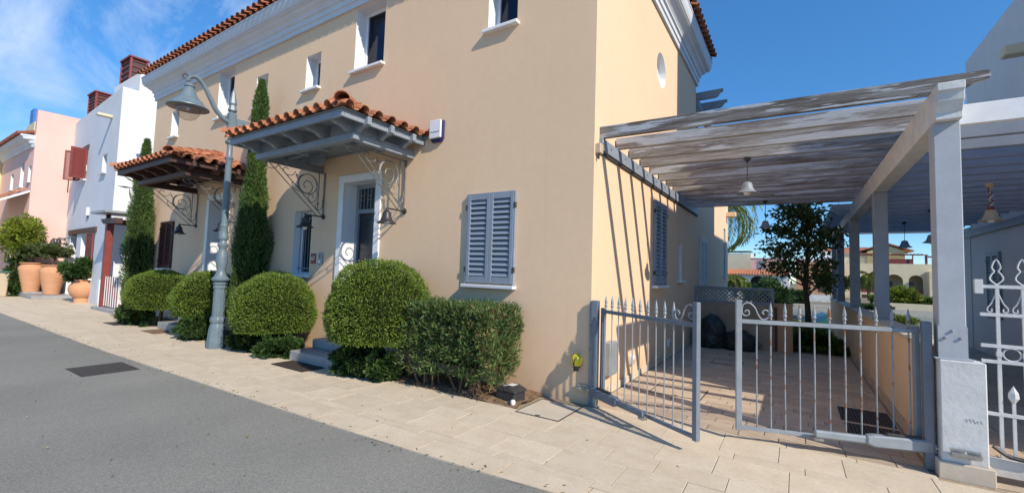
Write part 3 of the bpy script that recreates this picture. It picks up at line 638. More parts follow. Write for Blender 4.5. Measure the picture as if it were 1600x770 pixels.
# small wall fittings
t = thing('alarm_box', 'white alarm siren box with navy base high on the peach wall', 'alarm box', (-2.72, 0, 3.82))
MB(FAC).prism([(-2.83, 3.72), (-2.585, 3.72), (-2.585, 4.0), (-2.61, 4.02), (-2.83, 4.02)], 0.05, 0.085).obj('cover', 'white_plastic', t, bevel=0.01)
MB(FAC).prism([(-2.83, 3.72), (-2.80, 3.665), (-2.60, 3.665), (-2.565, 3.72), (-2.565, 4.01), (-2.83, 4.01)], 0.0, 0.048).obj('base', 'navy_plastic', t, bevel=0.008)
q = MB(FAC)
for i in range(7): q.box(-2.795+0.026*i, -2.795+0.026*i+0.016, 3.81+0.003*(i % 2), 3.833-0.004*(i % 3), 0.085, 0.0865)
q.obj('lettering', 'navy_plastic', t)
t = thing('house_number_plaque', 'small dark red number plaque beside the barred window', 'sign', (-5.9, 0, 1.77))
MB(FAC).box(-5.99, -5.83, 1.66, 1.86, 0, 0.015).obj('plate', 'red_plaque', t, bevel=0.003); text_obj('digits', '67', 0.12, FAC(-5.91, 1.76, 0.016), (1, 0, 0), (0, 0, 1), 'white_plastic', t)
t = thing('intercom', 'grey intercom panel between number plaque and near doorway', 'intercom', (-5.66, 0, 1.77))
MB(FAC).box(-5.72, -5.60, 1.64, 1.88, 0, 0.04).obj('housing', 'galvanised', t, bevel=0.012); MB(FAC).lathe([(0.022, 0.04), (0.022, 0.046), (0, 0.048)], (-5.66, 1.81, 0), 12).obj('camera_eye', 'black_plastic', t); MB(FAC).box(-5.69, -5.63, 1.67, 1.73, 0.04, 0.045).obj('call_button', 'white_plastic', t)
t = thing('gate_beacon', 'yellow warning beacon low on the peach wall beside the gate hinge', 'beacon', (-0.146, 0, 0.5))
q = MB(); q.lathe([(0.0, 0.09), (0.03, 0.084), (0.058, 0.055), (0.066, 0.02), (0.062, -0.02), (0.045, -0.055), (0.03, -0.065)], (-0.146, -0.085, 0.53), 18); q.obj('lens', 'yellow_plastic', t, smooth=True)
q = MB(); q.lathe([(0.036, -0.055), (0.036, -0.12), (0.0, -0.125)], (-0.146, -0.085, 0.53), 14); q.tube([(-0.146, -0.085, 0.44), (-0.146, 0, 0.44)], 0.018, 8); q.obj('socket', 'black_plastic', t, smooth=True)
q = MB(); q.tube([(-0.146+0.0675*sin(a)*0.25, -0.085-0.0675*cos(a), 0.53+0.07*sin(a)) for a in [pi*(i/10-0.5) for i in range(11)]], 0.008, 5); q.obj('guard', 'black_plastic', t)
t = thing('outdoor_socket', 'small cream junction box at the wall corner under the pergola ledger', 'junction box', (0.05, 0.1, 3.2))
MB().box(0.0, 0.07, 0.03, 0.14, 3.17, 3.30).obj('housing', 'beige_plastic', t, bevel=0.008); MB().tube([(0.035, 0.08, 3.17), (0.035, 0.07, 3.10), (0.02, 0.05, 3.12)], 0.012, 6).obj('cable_gland', 'black_plastic', t)
for (yy, lb) in ((1.62, 'white socket box low on the side wall behind the left gate'), (3.95, 'white socket box low on the side wall under the narrow window')):
    t = thing('wall_socket', lb, 'socket', (0, yy, 0.3), 'sockets low on the side wall')
    MB(SID).box(yy-0.06, yy+0.06, 0.24, 0.38, 0, 0.05).obj('box', 'white_plastic', t, bevel=0.008); MB(SID).box(yy-0.045, yy+0.045, 0.26, 0.33, 0.05, 0.06).obj('flap', 'beige_plastic', t)
t = thing('control_box', 'pale grey gate control box low on the side wall by the hinge post', 'control box', (0, 0.55, 0.5))
MB(SID).box(0.42, 0.68, 0.28, 0.72, 0, 0.11).obj('housing', 'galvanised', t, bevel=0.01); MB(SID).box(0.44, 0.66, 0.31, 0.70, 0.11, 0.12).obj('lid', 'galvanised', t, bevel=0.004)
# skirting along the side wall
q = MB(SID)
sk = thing('stone_skirting', 'low travertine skirting along the foot of the side wall', 'skirting', (0, 3.3, 0))
yy = 0.62
while yy < 6.6: MB(SID).box(yy+0.004, min(yy+0.5, 6.6)-0.004, 0, 0.10, 0, 0.018).obj('skirting_stone', 'travertine', sk, bevel=0.003); yy += 0.5
# back wing
wg = thing('back_wing', 'low peach back wing beyond the driveway with louvred shutters and rain spout', 'house wing', (-2, 10, 0))
q = MB(SID); WN = (12.25, 12.75, 1.70, 3.45); wall_quads(q, 6.76, 13.4, -0.4, 4.55, [WN], d=-0.02)
q.fr = WORLD; q.quad((-0.02, 13.4, -0.4), (-6, 13.4, -0.4), (-6, 13.4, 4.55), (-0.02, 13.4, 4.55)).quad((-0.02, 6.76, 4.55), (-0.02, 13.4, 4.55), (-6, 13.4, 4.55), (-6, 6.76, 4.55)).quad((-6, 6.76, -.4), (-6, 13.4, -.4), (-6, 13.4, 4.55), (-6, 6.76, 4.55))
q.obj('wall', 'peach_stucco', wg)
window(wg, Fr((-0.02, 0, 0), (0, 1, 0), (0, 0, 1), (1, 0, 0)), *WN, depth=0.12, frame='brown_wood', curtain=False)
shutter_pair(wg, Fr((-0.02, 0, 0), (0, 1, 0), (0, 0, 1), (1, 0, 0)), 7.45, 8.45, 1.42, 2.68, 'cornice_paint', ns=15, sill=False, latch=False)
MB(SID).box(12.9, 13.15, 3.95, 4.12, -0.02, 0.30).obj('rain_spout', 'peach_stucco', wg, bevel=0.01)
for i, yy in enumerate((6.95, 7.75, 8.55)):
    z_ = 6.30; pts = [(-2.5, z_), (-2.5, z_+0.2), (0.62, z_+0.2), (0.62, z_+0.14), (0.56, z_+0.12), (0.50, z_+0.03), (0.42, z_)]
    if i == 0: tp_ = thing('terrace_pergola', 'grey roof terrace pergola beams sticking out behind the house corner', 'pergola', (-1, 7.7, 6.2))
    MB().prism(pts, yy-0.04, yy+0.04, ax=1).obj('rafter', 'grey_paint', tp_)
MB().box(-0.1, 0.05, 6.82, 8.9, 6.10, 6.298).obj('beam', 'grey_paint', tp_); MB().box(-0.1, 0.03, 8.6, 8.72, 4.55, 6.1).obj('post', 'grey_paint', tp_); MB().box(-0.1, 0.03, 6.85, 6.95, 4.55, 6.1).obj('post', 'grey_paint', tp_)

# ================================================================== PERGOLA, LOW WALL, GATES
lw = thing('boundary_wall', 'low peach boundary wall with pale coping along the right of the driveway', 'wall', (3.3, 6, 0))
MB().box(3.17, 3.40, 0.26, 13.6, -0.4, 1.02).obj('wall', 'peach_stucco', lw)
yy = 0.27
while yy < 13.5: MB().box(3.15, 3.42, yy, min(yy+0.9, 13.6)-0.006, 1.02, 1.06).obj('coping_stone', 'slab_stone', lw, bevel=0.004); yy += 0.9
yy = 0.3
while yy < 6.8: MB().box(3.145, 3.1695, yy, yy+0.49, 0.0, 0.12).obj('skirting_stone', 'drive_stone', lw); yy += 0.5
gp = thing('gate_pillar', 'white rendered pillar carrying the pergola post at the right gate hinge', 'pillar', (3.34, 0.12, 0))
MB().box(3.19, 3.475, 0.0, 0.25, 0.13, 0.975).obj('shaft', 'old_white_paint', gp, bevel=0.008)
MB().box(3.165, 3.505, -0.025, 0.26, -0.01, 0.135).obj('plinth', 'slab_stone', gp, bevel=0.006)
q = MB(); Rr = random.Random(5)
for i in range(5): q.tube([(3.33+0.022*i, -0.001, 0.485+Rr.uniform(-.01, .01)), (3.345+0.022*i, -0.0015, 0.50+Rr.uniform(-.012, .012)), (3.352+0.022*i, -0.001, 0.48)], 0.0012, 4)
q.obj('scratch_marks', 'galvanised', gp)

pg = thing('carport_pergola', 'weathered timber pergola spanning from the peach house to the white posts', 'pergola', (1.6, 3.3, 0))
PY = [0.05, 3.65, 7.3, 11.0, 13.2]
for i, y in enumerate(PY):
    p = MB().box(3.20, 3.375, y, y+0.175, 1.06 if i else 1.02, 3.05).obj('post', 'blue_grey_paint', pg, bevel=0.006) if i else MB().box(3.20, 3.375, y, y+0.175, 1.02, 3.05).obj('post', 'post_paint', pg, bevel=0.006)
    b = MB(); b.box(3.17, 3.405, y-0.03 if i else 0.02, y+0.205, 1.06 if i else 0.976, 1.072 if i else 0.99)
    b.box(3.195, 3.38, y-0.006, y-0.001, 1.072 if i else 0.99, 1.26); B = b.obj('base_plate', 'grey_paint' if i else 'post_paint', pg)
    bo = MB()
    for (bx, bz) in ((3.24, 1.16), (3.335, 1.16), (3.285, 1.22)): bo.lathe([(0.012, 0), (0.012, 0.012), (0, 0.016)], (bx, 0, bz), 8, axis=1)
    bo.v = [Vector((v.x, y-0.006-v.y, v.z)) for v in bo.v]; bo.obj('bolt', 'steel', B)
lb = MB(); e = [(-0.12, 3.35), (-0.12, 3.28), (-0.10, 3.27), (-0.085, 3.20), (-0.05, 3.14), (-0.03, 3.11), (-0.03, 3.05), (13.9, 3.05), (13.9, 3.35)]
lb.prism([(p_[0], p_[1]) for p_ in e], 3.20, 3.375, ax=0); LB = lb.obj('long_beam', 'old_white_paint', pg, bevel=0.005)
LG = MB().box(0.0, 0.05, 0.16, 6.95, 3.235, 3.399).obj('ledger', 'blue_grey_paint', pg, bevel=0.004)
bo = MB(SID)
for i in range(11): bo.lathe([(0.014, 0.05), (0.014, 0.058), (0, 0.062)], (0.48+0.58*i, 3.33, 0), 8)
bo.obj('ledger_bolts', 'steel', LG)
MB().box(0, 0.03, 0.16, 6.95, 3.20, 3.232).obj('ledger_trim', 'iron_grate', pg)
RYS = [0.20+0.582*i for i in range(12)]
for i, y in enumerate(RYS):
    z0, z1 = 3.40, 3.555
    if i == 0:
        pr = [(0.0, 3.235), (0.055, 3.235), (0.055, z0), (3.40, z0), (3.42, z0+0.015), (3.45, z0+0.03), (3.50, z0+0.055), (3.56, z0+0.075), (3.60, z0+0.085), (3.60, z1-0.01), (3.585, z1), (0.0, z1)]
    else: pr = [(0.02, z0), (3.42, z0), (3.50, z0+0.055), (3.58, z0+0.08), (3.58, z1), (0.02, z1)]
    pr = [(a, b_-0.014*a) for a, b_ in pr]; q = MB(); q.prism(pr, y-0.034, y+0.034, ax=1)
    q.obj('rafter', 'dark_weathered' if i == 0 else 'weathered_wood', pg, bevel=0.004, org=(0, y, 3.5))

def pendant(x, y, ztop, zrim, r, label, mt='galvanised', dark='black_plastic', tape=False, grp='pendant lamps hanging under the pergolas'):
    p = thing('pendant_lamp', label, 'pendant lamp', (x, y, ztop), grp)
    MB().lathe([(0.055, 0), (0.055, -0.012), (0.02, -0.065), (0.008, -0.07)], (x, y, ztop), 16).obj('ceiling_rose', dark, p, smooth=True)
    zs = zrim+r*1.05
    MB().tube([(x, y, ztop-0.06), (x+0.003, y, (ztop+zs)/2), (x, y, zs)], 0.006, 6).obj('cable', dark, p)
    MB().lathe([(0.012, r*1.12), (r*0.28, r*1.08), (r*0.42, r*0.95), (r*0.50, r*0.6), (r*0.62, r*0.28), (r*0.85, r*0.07), (r, 0.0), (r*0.97, -0.004), (r*0.8, r*0.05), (r*0.55, r*0.28), (r*0.4, r*0.6)], (x, y, zrim), 22).obj('lamp_shade', mt, p, smooth=True, angle=60)
    MB().lathe([(0, -r*0.22), (r*0.25, -r*0.16), (r*0.36, 0.02), (r*0.3, r*0.2), (0, r*0.35)], (x, y, zrim), 14).obj('bulb', 'white_plastic', p, smooth=True)
    if tape:
        pts = [(x+0.022*cos(a*2.2), y+0.022*sin(a*2.2), zs+0.02+(ztop-0.02-zs)*a/9) for a in [0.3*k for k in range(31)]]
        MB().tube(pts, 0.007, 5).obj('warning_tape', 'red_wood', p); MB().tube([(a_+0.004, b_-0.01, c_-0.03) for a_, b_, c_ in pts[:22]], 0.005, 5).obj('warning_tape', 'white_plastic', p)
        MB().lathe([(0.03, 0.0), (0.045, 0.03), (0.03, 0.05)], (x, y, zs), 10).obj('tape_knot', 'red_wood', p)
    return p
pendant(1.575, RYS[3], 3.385, 2.86, 0.15, 'grey bell pendant lamp under the weathered rafters, nearest on the left', mt='grey_paint')
pendant(1.60, RYS[10], 3.385, 2.78, 0.14, 'dark bell pendant lamp in front of the palm fronds', mt='grey_paint')

# neighbour's house and pergola
nh = thing('neighbour_house', 'tall pale grey house at the right edge with a shuttered window and wall spout', 'house', (9, 6, 0))
NX = 6.1; NSH = (9.25, 10.05, 0.9, 2.42)
q = MB(); q.box(NX, 13, 0.6, 11.25, -0.4, 7.72); q.obj('wall', 'grey_stucco', nh)
MB().box(NX+0.01, 9.5, 2.58, 6.9, 7.72, 12.2).obj('shadow_block', 'grey_stucco', nh)  # unseen block added to cast the upright shadow high on the side wall
NSF = Fr((NX, 0, 0), (0, 1, 0), (0, 0, 1), (-1, 0, 0)); shutter_pair(nh, NSF, *NSH, 'grey_paint', ns=18, sill=False, latch=False)
q = MB(); q.v = []; q.box(NX-0.42, NX, 7.15, 7.42, 6.22, 6.42); q.obj('rain_spout', 'cream_stucco', nh, bevel=0.02)
MB().box(NX-0.05, NX, 0.7, 13.5, 2.93, 3.10).obj('ledger', 'blue_grey_paint', nh)
MB().box(NX-0.02, 12, 11.25, 13.5, -0.4, 3.2).obj('rear_wing', 'grey_stucco', nh)
np_ = thing('neighbour_pergola', 'closely spaced blue grey pergola slats on the right of the white post', 'pergola', (4.7, 6, 3))
i = 0; y = 0.24
while y < 13.6:
    if y < 7.2: x0, z0, z1 = 3.376, 3.05, 3.23
    else: x0, z0, z1 = 2.86, 3.24, 3.40
    pr = [(x0, z0), (NX, z0), (NX, z1), (x0, z1)] if y < 7.2 else [(x0+0.13, z0), (NX, z0), (NX, z1), (x0, z1), (x0, z1-0.05), (x0+0.04, z0+0.06)]
    MB().prism(pr, y-0.035, y+0.035, ax=1).obj('slat', 'white_paint' if i == 0 else 'blue_grey_paint', np_, bevel=0.004); i += 1; y += 0.50
pendant(4.45, 3.5, 3.05, 2.53, 0.14, 'cream pendant lamp with red and white tape wound round its cable', mt='beige_plastic', dark='beige_plastic', tape=True)
pendant(4.34, 6.1, 3.05, 2.42, 0.14, 'grey pendant lamp half hidden behind the white pergola post', mt='grey_paint')
pendant(4.55, 9.9, 3.24, 2.58, 0.16, 'dark pendant lamp hanging before the cream villa gable', mt='grey_paint')

def picket_head(q, x, z, d=0.0, s=1.0):
    q.lathe([(0.007*s, 0), (0.016*s, 0.012*s), (0.010*s, 0.03*s), (0.020*s, 0.05*s), (0.022*s, 0.06*s), (0.012*s, 0.075*s), (0.020*s, 0.10*s), (0.014*s, 0.13*s), (0.006*s, 0.175*s), (0.0, 0.20*s)], (x, z, d), 8, axis=1)
Rg = random.Random(21)
def gate_leaf(h, f, z0, zt, ztop, label, mt, barm, zr=None, flip=1):
    h, f = Vector((h[0], h[1], 0)), Vector((f[0], f[1], 0)); u = (f-h); Ln = u.length; u.normalize(); d = Vector((u.y, -u.x, 0))*flip
    g_ = thing('gate_leaf', label, 'gate', (h.x, h.y, 0), 'driveway gate leaves'); fr = Fr((h.x, h.y, 0), u, (0, 0, 1), d)
    s = 0.022
    F = MB(fr).box(0, 2*s, z0, zt+0.02, -s, s).obj('hinge_stile', mt, g_, bevel=0.003)
    MB(fr).box(Ln-2*s-0.008, Ln, z0-0.01, ztop, -s-0.004, s+0.004).obj('closing_stile', mt, g_, bevel=0.003)
    MB(fr).box(2*s, Ln-2*s-0.008, z0, z0+0.035, -s+0.004, s-0.004).obj('bottom_rail', mt, g_, bevel=0.003)
    MB(fr).box(2*s, Ln-2*s-0.008, zt-0.04, zt, -s+0.002, s-0.002).obj('top_rail', mt, g_, bevel=0.003)
    n_ = 11; sp = (Ln-0.05-0.09)/(n_)
    hq = MB(fr); picket_head(hq, 0, 0, s=0.92); hm = hq.mesh('spear_head', barm, smooth=True, org=Vector(fr(0, 0, 0)))
    for i in range(n_):
        x = 0.075+sp*i; q = MB(fr); q.tube([(x, z0+0.03, 0), (x+Rg.uniform(-.003, .003), (z0+zt)/2, Rg.uniform(-.004, .004)), (x, zt-0.035, 0)], 0.0068, 6); b = q.obj('picket', barm, g_, org=fr(x, z0, 0))
        if i < n_-1:
            inst(hm, 'spear_head', fr(x, zt, 0), b)
    x0 = 0.075+sp*(n_-2)+0.01; x1 = Ln-2*s-0.01; w_ = x1-x0; H = ztop-zt-0.03
    pt = [(x1-0.0, zt+H*0.55), (x1-w_*0.06, zt+H*0.90), (x1-w_*0.28, zt+H*1.0), (x1-w_*0.48, zt+H*0.72), (x1-w_*0.58, zt+H*0.35), (x1-w_*0.74, zt+H*0.04), (x1-w_*0.95, zt+H*0.18), (x1-w_*0.97, zt+H*0.5), (x1-w_*0.84, zt+H*0.62), (x1-w_*0.74, zt+H*0.46), (x1-w_*0.80, zt+H*0.36)]
    MB(fr).tube([(a, b_, 0) for a, b_, _ in crv(pt, 6)], 0.0075, 6).obj('scroll', 'pale_iron', g_, smooth=True)
    pt = [(x1, zt+H*0.55), (x1-w_*0.04, zt+H*0.30), (x1-w_*0.16, zt+H*0.22), (x1-w_*0.27, zt+H*0.34), (x1-w_*0.25, zt+H*0.52), (x1-w_*0.15, zt+H*0.55), (x1-w_*0.12, zt+H*0.44)]
    MB(fr).tube([(a, b_, 0) for a, b_, _ in crv(pt, 6)], 0.007, 6).obj('scroll', 'pale_iron', g_, smooth=True)
    return g_, fr, Ln
GL, frL, lnL = gate_leaf((0.155, -0.02), (1.405, -0.822), 0.13, 1.185, 1.38, 'left gate leaf standing ajar towards the street', 'gate_paint', 'galvanised')
GR, frR, lnR = gate_leaf((3.10, 0.225), (1.645, -0.18), 0.12, 1.205, 1.40, 'right gate leaf with rust spotted pickets', 'pale_iron', 'rusty_paint', flip=-1)
gp2 = thing('gate_post', 'slim blue grey steel post fixed to the corner of the peach house', 'post', (0.08, -0.03, 0))
MB().box(0.035, 0.115, -0.075, 0.005, 0.0, 1.29).obj('post', 'gate_paint', gp2, bevel=0.004); MB().box(0.0, 0.03, -0.045, -0.025, -0.0, 1.28).obj('wall_strip', 'rusty_paint', gp2)
gp3 = thing('gate_post', 'wide blue steel post between the right gate leaf and the white pillar', 'post', (3.14, 0.2, 0))
MB().box(3.105, 3.168, 0.10, 0.20, 0.0, 1.28).obj('post', 'gate_paint', gp3, bevel=0.004)
def opener(fr, Ln, label, mt, wallpt, side=1):
    o = thing('gate_opener', label, 'gate opener', fr(0.1, 0, 0.08)); ORG[o.name] = Vector(fr(0.1, 0.0, 0.08)); o.location = fr(0.1, 0.0, 0.08)
    z = 0.19
    q = MB(fr); q.prism([(-0.06, z-0.05), (0.40, z-0.055), (0.46, z-0.03), (0.46, z+0.035), (0.40, z+0.05), (-0.02, z+0.06), (-0.07, z+0.03)], 0.05, 0.135); q.obj('motor_housing', mt, o, bevel=0.014)
    q = MB(fr); q.box(0.44, 0.86, z-0.035, z+0.03, 0.065, 0.12); q.obj('arm_cover', mt, o, bevel=0.012)
    MB(fr).box(0.78, 0.86, z-0.07, z-0.035, 0.03, 0.10).obj('foot', 'steel', o, bevel=0.006)
    MB(fr).box(0.05, 0.30, z+0.055, z+0.075, 0.065, 0.11).obj('release_cover', 'black_plastic', o, bevel=0.005)
    wp = Vector(wallpt); a = Vector(fr(-0.03, z, 0.09)); b = MB(); b.tube([tuple(a), tuple(wp)], 0.018, 8); b.box(wp.x-0.09, wp.x+0.09, wp.y-0.012, wp.y+0.012, wp.z-0.012, wp.z+0.012); b.box(wp.x-0.09, wp.x+0.09, wp.y+0.02, wp.y+0.032, wp.z-0.035, wp.z+0.035)
    b.obj('wall_bracket', 'steel', o)
    c0 = Vector(fr(0.0, z-0.05, 0.1)); MB().tube(crv([tuple(c0), (c0.x, c0.y, 0.06), (c0.x+0.02, c0.y+0.02, 0.02), (c0.x+0.05, c0.y+0.10, 0.0)], 4), 0.012, 6).obj('cable', 'galvanised', o, smooth=True)
opener(frL, lnL, 'dark grey gate opener arm low on the left gate leaf', 'gate_paint', (-0.07, -0.05, 0.20))
opener(frR, lnR, 'long pale grey gate opener arm low on the right gate leaf', 'galvanised', (3.33, -0.05, 0.22))
# neighbour's ornamental gate
ng_ = thing('neighbour_gate', 'pale ornamental iron gate cut by the right edge beside the white pillar', 'gate', (4.6, 0.12, 0)); NG = Fr((3.50, 0.14, 0), (1, 0, 0), (0, 0, 1), (0, -1, 0)); W_ = 2.5
for z_ in (1.61, 1.375, 1.115, 0.985, 0.555): MB(NG).box(-0.02, W_, z_-0.014, z_+0.014, -0.012, 0.012).obj('rail', 'old_white_paint', ng_)
MB(NG).box(-0.02, W_, 0.06, 0.20, -0.03, 0.03).obj('kick_rail', 'old_white_paint', ng_); MB(NG).box(-0.05, 0.0, 1.55, 1.67, -0.02, 0.02).obj('hinge', 'old_white_paint', ng_)
nb = 17; sp = 0.15
for i in range(nb):
    x = 0.085+sp*i; b = MB(NG).box(x-0.011, x+0.011, 0.2, 1.60, -0.010, 0.010).obj('picket', 'old_white_paint', ng_)
    lf = [(x, 1.625), (x-0.038, 1.67), (x-0.030, 1.71), (x-0.012, 1.74), (x-0.026, 1.775), (x, 1.84), (x+0.026, 1.775), (x+0.012, 1.74), (x+0.030, 1.71), (x+0.038, 1.67), (x, 1.625)]
    MB(NG).tube([(a, b_, 0) for a, b_, _ in crv(lf, 3)], 0.006, 5).obj('finial', 'old_white_paint', b)
    for s in (-1, 1):
        sc_ = [(x+s*0.008, 1.55), (x+s*0.035, 1.47), (x+s*0.06, 1.43), (x+s*0.058, 1.40), (x+s*0.035, 1.40), (x+s*0.035, 1.425)]
        MB(NG).tube([(a, b_, 0) for a, b_, _ in crv(sc_, 3)], 0.005, 5).obj('scroll', 'old_white_paint', b)
    MB(NG).tube([(a, b_, 0) for a, b_ in spiral(x+sp/2, 1.05, 0.052, 0.052, 0, 2*pi, 16)], 0.006, 5).obj('ring', 'old_white_paint', b)
    MB(NG).box(x-0.016, x+0.016, 1.03, 1.07, -0.014, 0.014).obj('collar', 'old_white_paint', b)
    q = MB(NG); q.box(x+sp/2-0.010, x+sp/2+0.010, 0.2, 0.66, -0.008, 0.008); q.lathe([(0.012, 0.66), (0.034, 0.70), (0.03, 0.74), (0.0, 0.80)], (x+sp/2, 0, 0), 8, axis=1); q.obj('short_picket', 'old_white_paint', b)
MB(NG).tube(crv([(0.02, 0.30, 0.05), (0.12, 0.235, 0.06), (0.30, 0.225, 0.06)], 4), 0.018, 6).obj('drop_bolt', 'black_plastic', ng_)

# back wall with lattice, bags, pier
bw = thing('stone_screen_wall', 'stone screen wall at the end of the driveway with a grey lattice on top', 'wall', (0.85, 6.75, 0))
MB().box(0.01, 1.72, 6.66, 6.86, -0.1, 1.02).obj('wall', 'wall_stone', bw, bevel=0.006)
MB().box(0.9, 1.71, 6.652, 6.6595, 0.56, 0.566).obj('joint', 'joint_mortar', bw)
for (a, b_, z0, z1) in ((0.0, 1.74, 1.02, 1.08), (0.0, 1.74, 1.36, 1.42)): MB().box(a, b_, 6.70, 6.78, z0, z1).obj('lattice_frame', 'grey_paint', bw, bevel=0.004)
for x in (0.0, 1.67): MB().box(x, x+0.07, 6.705, 6.775, 1.08, 1.36).obj('lattice_frame', 'grey_paint', bw)
for s in (0, 1):
    x = 0.07-0.28+0.01
    while x < 1.67:
        a, b_ = (x, 1.08), (x+0.28, 1.36); y_ = 6.725+0.02*s
        pts = []
        lo, hi = max(0.07, x), min(1.67, x+0.28)
        if hi-lo > 0.04:
            z_a, z_b = 1.08+(lo-x), 1.08+(hi-x)
            if s: z_a, z_b = 2.44-z_a, 2.44-z_b
            MB().prism([(lo, z_a-0.017), (hi, z_b-0.017), (hi, z_b+0.017), (lo, z_a+0.017)], y_, y_+0.012, ax=1).obj('lath', 'grey_paint', bw)
        x += 0.095
tp_ = thing('terracotta_pier', 'orange rendered pier at the end of the stone screen wall', 'pier', (1.92, 6.75, 0)); MB().box(1.725, 2.10, 6.62, 6.92, -0.1, 1.08).obj('pier', 'orange_stucco', tp_, bevel=0.008); MB().box(1.745, 1.80, 6.6, 6.619, 0, 1.0).obj('downpipe', 'brown_wood', tp_)
def bag(x, y, w, d, h, label, seed):
    t = thing('rubbish_bag', label, 'rubbish bag', (x, y, 0), 'rubbish bags by the screen wall'); bm = bmesh.new(); bmesh.ops.create_icosphere(bm, subdivisions=5, radius=1)
    P = np.array([v.co for v in bm.verts]); N1 = vn(P, 3.2, seed)*0.10+np.abs(vn(P, 7.5, seed+3))*0.07+vn(P, 15, seed+5)*0.02
    for v, k in zip(bm.verts, N1):
        c = v.co; s = 1+k; zz = max(c.z*s, -0.62); fl = 1.0+0.14*max(0, -c.z); pk = max(0, c.z-0.75)*0.9
        v.co = Vector((c.x*s*w*fl*(1-pk), c.y*s*d*fl*(1-pk), (zz+0.62)/1.62*h*(1+pk*0.3)))
    me = bpy.data.meshes.new('sack'); bm.to_mesh(me); bm.free(); me.materials.append(MT['bag_plastic']); me.shade_smooth()
    inst(me, 'sack', (x, y, 0), t)
bag(0.47, 6.22, 0.33, 0.30, 0.72, 'tall full black rubbish bag leaning in the corner by the house wall', 1.0)
bag(1.08, 6.20, 0.34, 0.26, 0.44, 'low slumped black rubbish bag in the middle of the stone screen wall', 4.0)
# covers, grates
def cover(x0, x1, y0, y1, label, mt='slab_stone', name='inspection_cover', grp='inspection covers in the paving', frame='iron_grate', z=0.0, cat='inspection cover'):
    t = thing(name, label, cat, ((x0+x1)/2, (y0+y1)/2, z), grp); w_ = 0.012
    q = MB(); q.box(x0, x1, y0, y0+w_, z-0.01, z+0.006).box(x0, x1, y1-w_, y1, z-0.01, z+0.006).box(x0, x0+w_, y0+w_, y1-w_, z-0.01, z+0.006).box(x1-w_, x1, y0+w_, y1-w_, z-0.01, z+0.006); q.obj('frame', frame, t)
    MB().box(x0+w_, x1-w_, y0+w_, y1-w_, z-0.01, z+0.004).obj('lid', mt, t)
    MB().box((x0+x1)/2-0.03, (x0+x1)/2+0.03, y0+0.02, y0+0.05, z+0.004, z+0.0065).obj('lifting_eye', 'iron_grate', t); return t
cover(-0.58, -0.02, -0.80, -0.16, 'square stone filled cover beside the soil bed under the beacon')
cover(0.42, 1.10, 1.12, 1.72, 'stone filled cover in the sunlit part of the driveway', 'drive_stone')
cover(0.78, 1.30, 4.05, 4.62, 'stone filled cover in the shaded middle of the driveway', 'drive_stone')
cover(0.95, 1.45, 5.25, 5.62, 'stone filled cover in front of the low rubbish bag', 'drive_stone')
t = thing('asphalt_cover', 'dark rectangular iron cover set in the asphalt road', 'inspection cover', (-6.45, -2.9, 0))
MB().box(-6.86, -6.08, -3.24, -2.60, -0.02, -0.006).obj('frame', 'iron_grate', t); q = MB()
for i in range(12): q.box(-6.83+0.062*i, -6.80+0.062*i, -3.21, -2.63, -0.006, -0.003)
q.obj('ribs', 'iron_grate', t)
def grate(x0, x1, y0, y1, label, n=14):
    t = thing('drain_grate', label, 'drain grate', ((x0+x1)/2, (y0+y1)/2, 0), 'slotted drain grates by the boundary wall')
    MB().box(x0, x1, y0, y1, -0.01, 0.002).obj('pit', 'dark_inside', t); f = MB(); w_ = 0.016
    f.box(x0, x1, y0, y0+w_, 0, 0.009).box(x0, x1, y1-w_, y1, 0, 0.009).box(x0, x0+w_, y0, y1, 0, 0.0088).box(x1-w_, x1, y0, y1, 0, 0.0088); f.obj('frame', 'iron_grate', t)
    for i in range(n): MB().box(x0+w_+(x1-x0-2*w_)*(i+0.25)/n, x0+w_+(x1-x0-2*w_)*(i+0.75)/n, y0+w_, y1-w_, 0, 0.0075).obj('bar', 'iron_grate', t)
grate(2.60, 3.10, 1.36, 2.00, 'slotted iron drain grate farther from the right gate leaf'); grate(2.62, 3.10, 0.62, 1.24, 'slotted iron drain grate nearer to the right gate leaf')
t = thing('meter_box', 'black plastic box with white sticker on the soil at the hedge end', 'box', (-0.86, -0.48, 0.02))
bfr = Fr((-0.86, -0.47, 0), (cos(-0.12), sin(-0.12), 0), (0, 0, 1), (-sin(-0.12)*-1, -cos(-0.12), 0))
bx = MB(bfr); bx.box(-0.15, 0.15, 0.0, 0.135, -0.11, 0.11); bx.obj('bin_body', 'black_plastic', t, bevel=0.01)
bx = MB(bfr); bx.prism([(-0.17, 0.135), (0.17, 0.135), (0.17, 0.155), (0.05, 0.19), (-0.05, 0.19), (-0.17, 0.155)], -0.125, 0.125); bx.obj('lid', 'black_plastic', t, bevel=0.006)
bx = MB(bfr)
for i in range(9): bx.box(-0.13+0.031*i, -0.122+0.031*i, 0.02, 0.12, 0.11, 0.116)
bx.obj('ribs', 'black_plastic', t)
bx = MB(bfr); bx.add([(-0.06, 0.1885, 0.09), (-0.02, 0.193, 0.09), (-0.02, 0.193, -0.09), (-0.06, 0.1885, -0.09)], [(0, 1, 2, 3)]); bx.box(-0.045, 0.045, 0.1905, 0.1925, -0.09, 0.02); bx.obj('sticker', 'white_plastic', t)
q = MB(); q.lathe([(0, 0.045), (0.026, 0.036), (0.034, 0.01), (0.025, -0.02), (0, -0.03)], (-0.72, -0.63, 0.03), 12); q = tag(q.obj('white_pebble', 'white_plastic', smooth=True), 'round white knob lying on the soil in front of the black box', 'pebble')
mt_ = thing('door_mat', 'dark coir mat on the paving in front of the near steps', 'mat', (-4.55, -1.1, 0)); MB().box(-4.98, -4.12, -1.24, -0.88, 0.001, 0.016).obj('mat', 'doormat', mt_)
